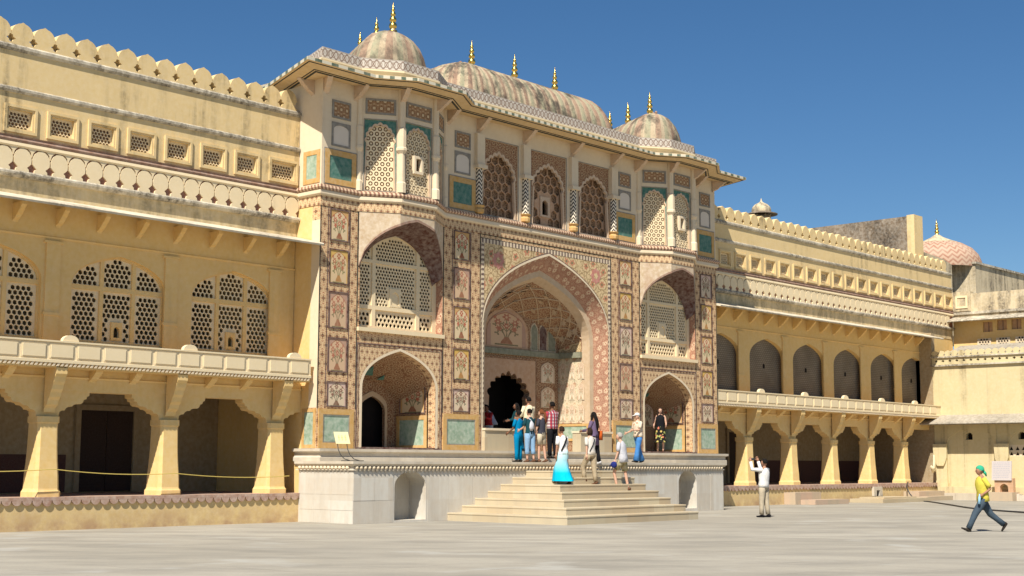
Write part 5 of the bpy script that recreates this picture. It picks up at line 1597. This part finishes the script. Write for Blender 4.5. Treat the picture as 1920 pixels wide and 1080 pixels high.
def person(label, loc, rot, h=1.7, skin=SK_L, lean=0, turn=0, legs=((0, 0), (0, 0)), arms=((5, 8, 15), (5, 8, 15)), top='white', sleeve='short', hem=.90, bottom=('pants', 'khaki'), shoe='shoe', hair=('short', HAIR_B), group='visitors', head_pitch=0, female=False, z_off=0):
    s = h / 1.75
    root = put('person', None, loc); root.rotation_euler = (0, 0, R(rot)); root.scale = (s, s, s); tag(root, label, 'person', group)
    def ch(name, me, par=None):
        o = bpy.data.objects.new(name, me); COL.objects.link(o); o.parent = par or root; return o
    L = R(lean)
    pel = Vector((0, 0, .95))
    def tor(p):
        p = Vector(p) - pel; y, z = p.y, p.z
        return Vector((p.x, y * math.cos(L) + z * math.sin(L), -y * math.sin(L) + z * math.cos(L))) + pel
    J = {}
    lows = []
    for sd, (fl, kn) in zip((-1, 1), legs):
        hip = pel + Vector((.095 * sd, 0, -.03)); a = R(fl); b_ = R(kn)
        kne = hip + Vector((.015 * sd, math.sin(a), -math.cos(a))) * .44
        ank = kne + Vector((0, math.sin(a - b_), -math.cos(a - b_))) * .425
        J[sd] = (hip, kne, ank); lows.append(ank.z)
    dz = .075 - min(lows) + z_off
    sh = {}
    ws = .175 if female else .195
    for sd, (fl, ab, be) in zip((-1, 1), arms):
        p = tor((ws * sd, 0, 1.42)); a = R(fl); ab = R(ab); be = R(be)
        e = p + Vector((sd * math.sin(ab), math.sin(a) * math.cos(ab), -math.cos(a) * math.cos(ab))) * .285
        inn = sd * math.sin(ab) * (.3 if be < 1 else -.25)
        w = e + Vector((inn, math.sin(a + be), -math.cos(a + be))).normalized() * .255
        sh[sd] = (p, e, w)
    spine = [pel, tor((0, -.01, 1.10)), tor((0, .0, 1.30)), tor((0, -.005, 1.44)), tor((0, .0, 1.52)), tor((0, .012, 1.57))]
    V = [*spine]; E_ = [(0, 1), (1, 2), (2, 3), (3, 4), (4, 5)]; Rd = [(.13, .10), (.115, .085), (.135, .095), (.085, .07), (.048, .048), (.045, .045)]
    for sd in (-1, 1):
        i = len(V); hip, kne, ank = J[sd]; V += [hip, kne, ank]; E_ += [(0, i), (i, i + 1), (i + 1, i + 2)]; Rd += [(.085, .085), (.055, .055), (.038, .038)]
        i = len(V); p, e, w = sh[sd]; V += [p, e, w]; E_ += [(3, i), (i, i + 1), (i + 1, i + 2)]; Rd += [(.055, .055), (.038, .038), (.026, .026)]
    VV, FF = skin_mesh(V, E_, Rd, skin)
    b = MB()
    for f in FF: b.face([VV[i] for i in f])
    # hands with five fingers, feet, head
    for sd in (-1, 1):
        p, e, w = sh[sd]; d = (w - e).normalized(); side = Vector((0, 1, 0)) if abs(d.y) < .7 else Vector((0, 0, 1)); side = (side - d * side.dot(d)).normalized()
        c = w + d * .05
        b.tube([w - d * .02, w + d * .03, w + d * .085], [(.024, .024), (.022, .04), (.018, .038)], 8)
        for k in range(4):
            o_ = side * (-.030 + .020 * k); r0 = w + d * .075 + o_; ln = (.062, .072, .068, .052)[k]; curl = Vector((-sd, 0, 0)) * .022
            b.tube([r0, r0 + d * ln * .5 + curl * .3, r0 + d * ln + curl], [.0095, .009, .007], 5)
        t0 = w + d * .03 + side * .034; b.tube([t0, t0 + side * .028 + d * .025, t0 + side * .034 + d * .055], [.011, .010, .008], 5)
        hip, kne, ank = J[sd]; tilt = (kne - ank).normalized(); fwd = Vector((0, tilt.z, -tilt.y)).normalized()
        b.tube([ank - fwd * .05 - tilt * .03, ank + fwd * .05 - tilt * .04, ank + fwd * .15 - tilt * .055], [(.036, .04), (.042, .034), (.036, .018)], 8)
    hp = R(head_pitch); hc = tor((0, .02, 1.635)) 
    def hd(dv):
        q = Vector(dv)
        if q.z < 0: q.x *= 1 - .28 * (-q.z); q.y = q.y * (1 - .10 * (-q.z)) + .10 * (-q.z)
        return q
    b.ell(hc, (.076, .098, .118), 14, 10, fn=hd)
    b.tube([hc + Vector((0, .088, .022)), hc + Vector((0, .108, -.012)), hc + Vector((0, .094, -.026))], [.008, .016, .008], 6)
    for sd in (-1, 1): b.ell(hc + Vector((.077 * sd, -.005, -.005)), (.012, .022, .032), 6, 5)
    body = ch('body', b.mesh('body', skin, True))
    b = MB()
    for sd in (-1, 1): b.ell(hc + Vector((.032 * sd, .088, .012)), (.013, .010, .008), 6, 4)
    ch('eyes', b.mesh('eyes', EYE, True), body)
    b = MB(); b.ell(hc + Vector((0, .092, -.058)), (.024, .008, .007), 8, 4); ch('mouth', b.mesh('mouth', LIP, True), body)
    # hair
    kind, hm = hair
    b = MB()
    def hwarp(dv):
        q = Vector(dv)
        if q.y > .25 and q.z < .45: q.y *= .55; q.x *= .9
        if q.z < -.25: q.z = -.25 - (q.z + .25) * .2
        return q
    if kind != 'bald': b.ell(hc + Vector((0, -.014, .016)), (.091, .110, .126), 14, 10, fn=hwarp)
    if kind == 'long': b.tube([hc + Vector((0, -.06, .05)), hc + Vector((0, -.105, -.08)), tor((0, -.12, 1.42)), tor((0, -.13, 1.24)), tor((0, -.11, 1.10))], [(.07, .05), (.095, .05), (.10, .045), (.08, .04), (.03, .02)], 10)
    if kind == 'long':
        for q in (-1, 1): b.tube([hc + Vector((.06 * q, .02, .07)), hc + Vector((.092 * q, .01, -.03)), tor((.11 * q, .03, 1.46)), tor((.12 * q, .07, 1.30))], [.03, .035, .035, .012], 7)
    if kind == 'pony': b.tube([hc + Vector((0, -.10, .05)), hc + Vector((0, -.16, .0)), tor((.01, -.17, 1.45)), tor((.02, -.15, 1.28))], [.035, .045, .042, .012], 8)
    if kind == 'bob': b.tube([hc + Vector((0, -.02, .05)), hc + Vector((0, -.03, -.03)), hc + Vector((0, -.035, -.10))], [(.088, .095), (.097, .092), (.088, .07)], 12)
    if kind == 'bun': b.ell(hc + Vector((0, -.115, .06)), (.05, .045, .05), 8, 6)
    if kind != 'bald': ch('hair', b.mesh('hair', hm, True))
    # top
    if top:
        fat = 1.02 if female else 1.20
        b = MB()
        rg = [((0, 0, hem), (.178, .128)), ((0, 0, .98), (.172, .125)), ((0, -.005, 1.10), (.150 if female else .165, .115)), ((0, .005, 1.28), (.175, .132)), ((0, 0, 1.38), (.182, .118)), ((0, -.003, 1.445), (.135, .088)), ((0, -.003, 1.49), (.066, .064))]
        rg = [r for i, r in enumerate(rg) if i == 0 or r[0][2] > hem + .03]
        b.tube([tor(p) if p[2] > .93 else Vector(p) + Vector((0, math.sin(L) * (p[2] - .95), 0)) for p, _ in rg], [(a * fat, c * fat) for _, (a, c) in rg], 14)
        for sd in (-1, 1):
            p, e, w = sh[sd]; st = tor((.10 * sd, 0, 1.40))
            if sleeve == 'long': b.tube([st, p, e, w - (w - e) * .06], [.066, .076, .062, .048], 9)
            elif sleeve == 'short': b.tube([st, p, p.lerp(e, .55), p.lerp(e, .82)], [.06, .068, .062, .060], 9)
        ch('top', b.mesh('top', F[top] if isinstance(top, str) else top, True))
    kind, mt = bottom; mt = F[mt]
    b = MB()
    if kind in ('pants', 'shorts', 'capri', 'flare'):
        b.tube([pel + Vector((0, 0, .10)), pel + Vector((0, 0, .02)), pel + Vector((0, -.005, -.07)), pel + Vector((0, 0, -.13))], [(.155, .115), (.170, .128), (.175, .130), (.12, .10)], 12)
        for sd in (-1, 1):
            hip, kne, ank = J[sd]
            end = {'pants': .97, 'flare': 1.02, 'capri': .55, 'shorts': -.06}[kind]
            if kind == 'shorts': b.tube([hip + Vector((0, 0, .02)), hip.lerp(kne, .3), hip.lerp(kne, .78)], [.098, .096, .098], 10)
            else:
                r2 = {'pants': .062, 'flare': .105, 'capri': .075}[kind]
                b.tube([hip + Vector((0, 0, .02)), hip.lerp(kne, .4), kne, kne.lerp(ank, .5 if end > .6 else .3), kne.lerp(ank, end)], [.112, .102, .084, (.078 + r2) / 2, r2 + .012], 10)
    elif kind in ('skirt', 'midi'):
        zl = min(J[-1][2].z, J[1][2].z); zh = .10 if kind == 'skirt' else .42
        ka = (J[-1][1] + J[1][1]) / 2; aa = (J[-1][2] + J[1][2]) / 2
        spread = abs(J[-1][2].y - J[1][2].y) / 2 + .14
        if kind == 'midi': aa = ka.lerp(aa, .35)
        P_ = [pel + Vector((0, 0, .12)), pel, pel.lerp(ka, .5), ka, Vector((aa.x, aa.y, max(aa.z, zl + zh - .07)))]
        rr = [(.145, .11), (.18, .135), (.20, .15), (.22, .12 + spread * .4), (.26, .10 + spread)]
        # pleated rings
        n = 20; rings = []
        for k, (p, (a, c)) in enumerate(zip(P_, rr)):
            rings.append([(p.x + a * (1 + (.07 * k / 4) * math.sin(7 * t)) * math.cos(t), p.y + c * (1 + (.07 * k / 4) * math.sin(7 * t)) * math.sin(t), p.z) for t in [2 * PI * i / n for i in range(n)]])
        for A, C in zip(rings, rings[1:]):
            for i in range(n): b.face([A[i], C[i], C[(i + 1) % n], A[(i + 1) % n]])
        b.face(rings[0])
    ch(kind if kind in ('shorts', 'skirt') else 'trousers' if kind != 'midi' else 'skirt', b.mesh('bottom', mt, True))
    for sd in (-1, 1):
        b = MB(); hip, kne, ank = J[sd]; tilt = (kne - ank).normalized(); fwd = Vector((0, tilt.z, -tilt.y)).normalized()
        b.tube([ank - fwd * .075 - tilt * .035, ank - fwd * .02 - tilt * .025, ank + fwd * .07 - tilt * .045, ank + fwd * .17 - tilt * .055], [(.038, .036), (.046, .05), (.05, .032), (.038, .018)], 9)
        ch('shoe', b.mesh('shoe', F[shoe], True))
    for o in root.children: o.location = (0, 0, dz)
    root['_'] = 0; del root['_']
    W = Matrix.Translation(Vector(loc)) @ Matrix.Rotation(R(rot), 4, 'Z') @ Matrix.Scale(s, 4)
    T = lambda v: W @ (Vector(v) + Vector((0, 0, dz)))
    return root, dict(J=J, sh=sh, tor=tor, T=T, hc=hc, ch=ch, dz=dz)

def carried(name, label, cat, mb, mat, T):
    mb.v = [tuple(T(v)) for v in mb.v]
    return tag(put(name, mb.mesh(name, mat, True)), label, cat)
def strap(mb, I, s=1, r=.012):
    t = I['tor']; mb.tube([t((.10 * s, -.02, 1.47)), t((.06 * s, -.135, 1.38)), t((-.05 * s, -.140, 1.2)), t((-.16 * s, -.09, 1.0))], [(r * 1.6, r)] * 4, 6)

PT = 1.692; LT = 2.052
# group at the top of the stairs
person('woman in bright blue sari standing beside the low wall', (33.55, 30.0, PT), 5, 1.60, SK_D, 0, arms=((15, 6, 40), (15, 6, 40)), top='saree', sleeve='short', hem=.7, bottom=('pants', 'saree'), hair=('bun', HAIR_B), female=True)
p, I = person('person in dark teal tee and rolled pale jeans, hair in a bun', (33.33, 29.32, PT), -8, 1.63, SK_L, 2, legs=((3, 4), (-4, 3)), arms=((10, 8, 60), (15, 6, 70)), top='teal', bottom=('capri', 'jeans'), shoe='sandal', hair=('bun', HAIR_B), female=True)
b = MB(); t = I['tor']; b.tube([t((-.08, -.16, 1.02)), t((-.07, -.18, 1.12)), t((-.06, -.18, 1.24)), t((-.05, -.15, 1.33))], [(.05, .03), (.10, .06), (.09, .055), (.04, .03)], 10); strap(b, I, -1)
carried('shoulder_bag', 'pale grey backpack worn over the dark teal tee', 'bag', b, F['greytee'], I['T'])
person('girl in charcoal tee and beige shorts with auburn ponytail', (33.86, 29.30, PT), 8, 1.62, SK_L, 0, legs=((4, 3), (-5, 4)), arms=((6, 10, 15), (10, 8, 50)), top='grey', bottom=('shorts', 'beige'), shoe='sandal', hair=('pony', HAIR_R), female=True)
p, I = person('man in cream shirt seen from behind in the great arch', (34.55, 30.45, LT), -5, 1.72, SK_T, 0, arms=((20, 8, 50), (12, 8, 30)), top='cream', sleeve='long', bottom=('pants', 'khaki'), hair=('short', HAIR_B))
b = MB(); strap(b, I, 1); carried('bag_strap', 'thin grey strap across the cream shirt', 'strap', b, F['grey'], I['T'])
person('man in red plaid shirt and black trousers seen from behind', (35.15, 29.95, PT + .13), -3, 1.80, SK_D, 0, legs=((2, 2), (-2, 2)), arms=((15, 8, 45), (15, 8, 45)), top='plaid', sleeve='long', bottom=('pants', 'black'), hair=('short', HAIR_B))
# climbing the stairs
p, I = person('woman in white top and long turquoise skirt climbing the steps', (32.25, 27.05, 1.03), -6, 1.70, SK_T, 6, legs=((32, 40), (-6, 6)), arms=((-4, 12, 10), (4, 8, 16)), top='white', bottom=('skirt', 'turq'), shoe='sandal', hair=('short', HAIR_N), female=True)
b = MB(); strap(b, I, 1, .016); carried('bag_strap', 'dark strap across the white top above the turquoise skirt', 'strap', b, F['black'], I['T'])
p, I = person('woman in white blouse and khaki trousers climbing the steps', (33.62, 27.1, 1.03), -2, 1.68, SK_L, 4, legs=((34, 42), (-5, 4)), arms=((-8, 8, 6), (8, 8, 18)), top='offwhite', bottom=('pants', 'khaki'), shoe='sandal', hair=('bob', HAIR_N), female=True)
b = MB(); strap(b, I, 1, .009); carried('bag_strap', 'thin black strap across the white blouse above khaki trousers', 'strap', b, F['black'], I['T'])
p, I = person('woman in long purple tunic with long black hair near the top step', (36.1, 28.95, PT - .05), 10, 1.66, SK_D, 2, legs=((10, 12), (-6, 4)), arms=((20, 6, 60), (8, 8, 30)), top='purple', sleeve='long', hem=.62, bottom=('pants', 'black'), shoe='whiteshoe', hair=('long', HAIR_B), female=True)
b = MB(); b.box(.19, .30, -.16, .10, .80, 1.12); b.tube([(.24, -.1, 1.12), (.2, -.06, 1.40), (.24, .05, 1.12)], [.012] * 3, 6)
carried('orange_bag', 'orange cloth bag on the shoulder above the purple tunic', 'bag', b, F['orange'], I['T'])
p, I = person('grey haired man in pale grey tee and camouflage shorts stepping up', (34.75, 26.75, .83), 22, 1.76, SK_L, 8, legs=((36, 48), (-7, 4)), arms=((6, 8, 14), (2, 8, 14)), top='greytee', hem=.84, bottom=('shorts', 'camo'), shoe='sandal', hair=('short', HAIR_G))
b = MB(); w = I['sh'][-1][2]; b.ell(w + Vector((-.02, .03, -.12)), (.05, .10, .10), 10, 8); b.tube([w + Vector((-.02, .10, -.10)), w + Vector((-.02, .17, -.16))], [(.05, .02), (.04, .008)], 8)
carried('navy_cap', 'navy blue cap held in the hand of the grey haired man', 'cap', b, F['navy'], I['T'])
# on the ledge to the right
p, I = person('man in white cap and patterned shirt with flared blue jeans', (39.35, 29.62, PT), 72, 1.70, SK_L, 2, legs=((13, 4), (-12, 5)), arms=((18, 6, 70), (14, 6, 55)), top='hawaii', bottom=('flare', 'blue'), shoe='shoe', hair=('short', HAIR_G))
b = MB(); hc = I['hc']
def capw(dv):
    q = Vector(dv)
    if q.z < 0: q.z *= .08
    return q
b.ell(hc + Vector((0, -.008, .042)), (.092, .112, .098), 14, 8, fn=capw); b.tube([hc + Vector((0, .07, .05)), hc + Vector((0, .15, .035)), hc + Vector((0, .19, .02))], [(.075, .012), (.068, .010), (.03, .006)], 10)
cp = b.mesh('cap', F['white'], True); o = I['ch']('cap', cp); o.location = (0, 0, I['dz'])
b = MB(); b.tube([(.16, -.17, .86), (.17, -.19, 1.0), (.15, -.17, 1.14)], [(.07, .05), (.10, .06), (.06, .04)], 10); strap(b, I, -1)
carried('black_bag', 'black shoulder bag hanging behind the patterned shirt', 'bag', b, F['black'], I['T'])
person('woman in black top and flowered skirt posing in the niche', (42.85, 31.22, LT), 128, 1.66, SK_L, 0, legs=((4, 5), (-3, 3)), arms=((8, 10, 60), (4, 14, 55)), top='black', sleeve='none', bottom=('midi', 'floral'), shoe='sandal', hair=('long', HAIR_N), female=True)
# inside the arch
person('person in grey shirt leaning in the dark doorway', (34.75, 32.2, LT), 30, 1.62, SK_D, 28, legs=((10, 15), (5, 10)), arms=((30, 8, 40), (30, 8, 40)), top='greytee', bottom=('pants', 'black'), hair=('short', HAIR_B), group='people in the doorway')
person('person in red shawl resting behind the low wall', (34.2, 31.9, LT), 100, 1.50, SK_D, 12, arms=((40, 8, 60), (40, 8, 60)), top='red', sleeve='long', bottom=('skirt', 'offwhite'), hair=('bun', HAIR_B), female=True, group='people in the doorway')
person('person in brown shirt standing at the jamb behind the low wall', (33.75, 31.9, LT), 70, 1.45, SK_D, 10, arms=((20, 8, 50), (20, 8, 50)), top='khaki', sleeve='long', bottom=('pants', 'khaki'), hair=('short', HAIR_B), group='people in the doorway')
p, I = person('woman in teal shawl facing out of the dark doorway', (35.3, 31.6, LT), 60, 1.58, SK_D, 4, arms=((20, 8, 60), (20, 8, 60)), top='teal', sleeve='long', bottom=('skirt', 'saree'), hair=('long', HAIR_B), female=True, group='people in the doorway')
# courtyard
p, I = person('man in white shirt and sand trousers holding a camera up', (38.35, 23.98, 0), 4, 1.78, SK_T, -4, legs=((3, 2), (-4, 3)), arms=((95, 18, 72), (98, 14, 66)), top='white', sleeve='long', bottom=('pants', 'sand'), shoe='black', hair=('short', HAIR_B), group='people in the courtyard')
b = MB(); c = (I['sh'][-1][2] + I['sh'][1][2]) / 2 + Vector((0, .04, .06)); b.box(c.x - .065, c.x + .065, c.y - .02, c.y + .02, c.z - .04, c.z + .04); b.tube([c + Vector((0, .02, 0)), c + Vector((0, .06, 0))], [.03, .028], 10)
carried('camera', 'small black camera raised by the man in white shirt', 'camera', b, M['metal_dark'], I['T'])
p, I = person('jogging man in yellow tee, slate jeans and green headscarf', (33.93, 14.93, 0), 44, 1.70, SK_T, 3, legs=((34, 8), (-30, 22)), arms=((-32, 8, 88), (-50, 10, 85)), top='yellow', hem=.86, bottom=('pants', 'dkjeans'), shoe='shoe', hair=('bald', HAIR_B), group='people in the courtyard')
b = MB(); hc = I['hc']
b.ell(hc + Vector((0, -.012, .03)), (.090, .112, .112), 14, 10, fn=lambda d: Vector((d.x, d.y * (.62 if d.y > .3 and d.z < .2 else 1), max(d.z, -.35)))); b.tube([hc + Vector((0, -.10, -.02)), hc + Vector((0, -.15, -.07)), hc + Vector((0, -.17, -.14))], [.04, .035, .015], 8)
o = I['ch']('headscarf', b.mesh('headscarf', F['green'], True)); o.location = (0, 0, I['dz'])
b = MB(); w = I['sh'][-1][2]; b.tube([w + Vector((-.01, .10, -.24)), w + Vector((-.01, .085, -.08)), w + Vector((-.01, .08, -.02)), w + Vector((-.01, .078, .01))], [.034, .034, .016, .014], 10)
M['bottle'] = solid('pale blue bottle', (.30, .55, .72), .2)
carried('water_bottle', 'pale blue water bottle in the hand of the jogging man', 'bottle', b, M['bottle'], I['T'])
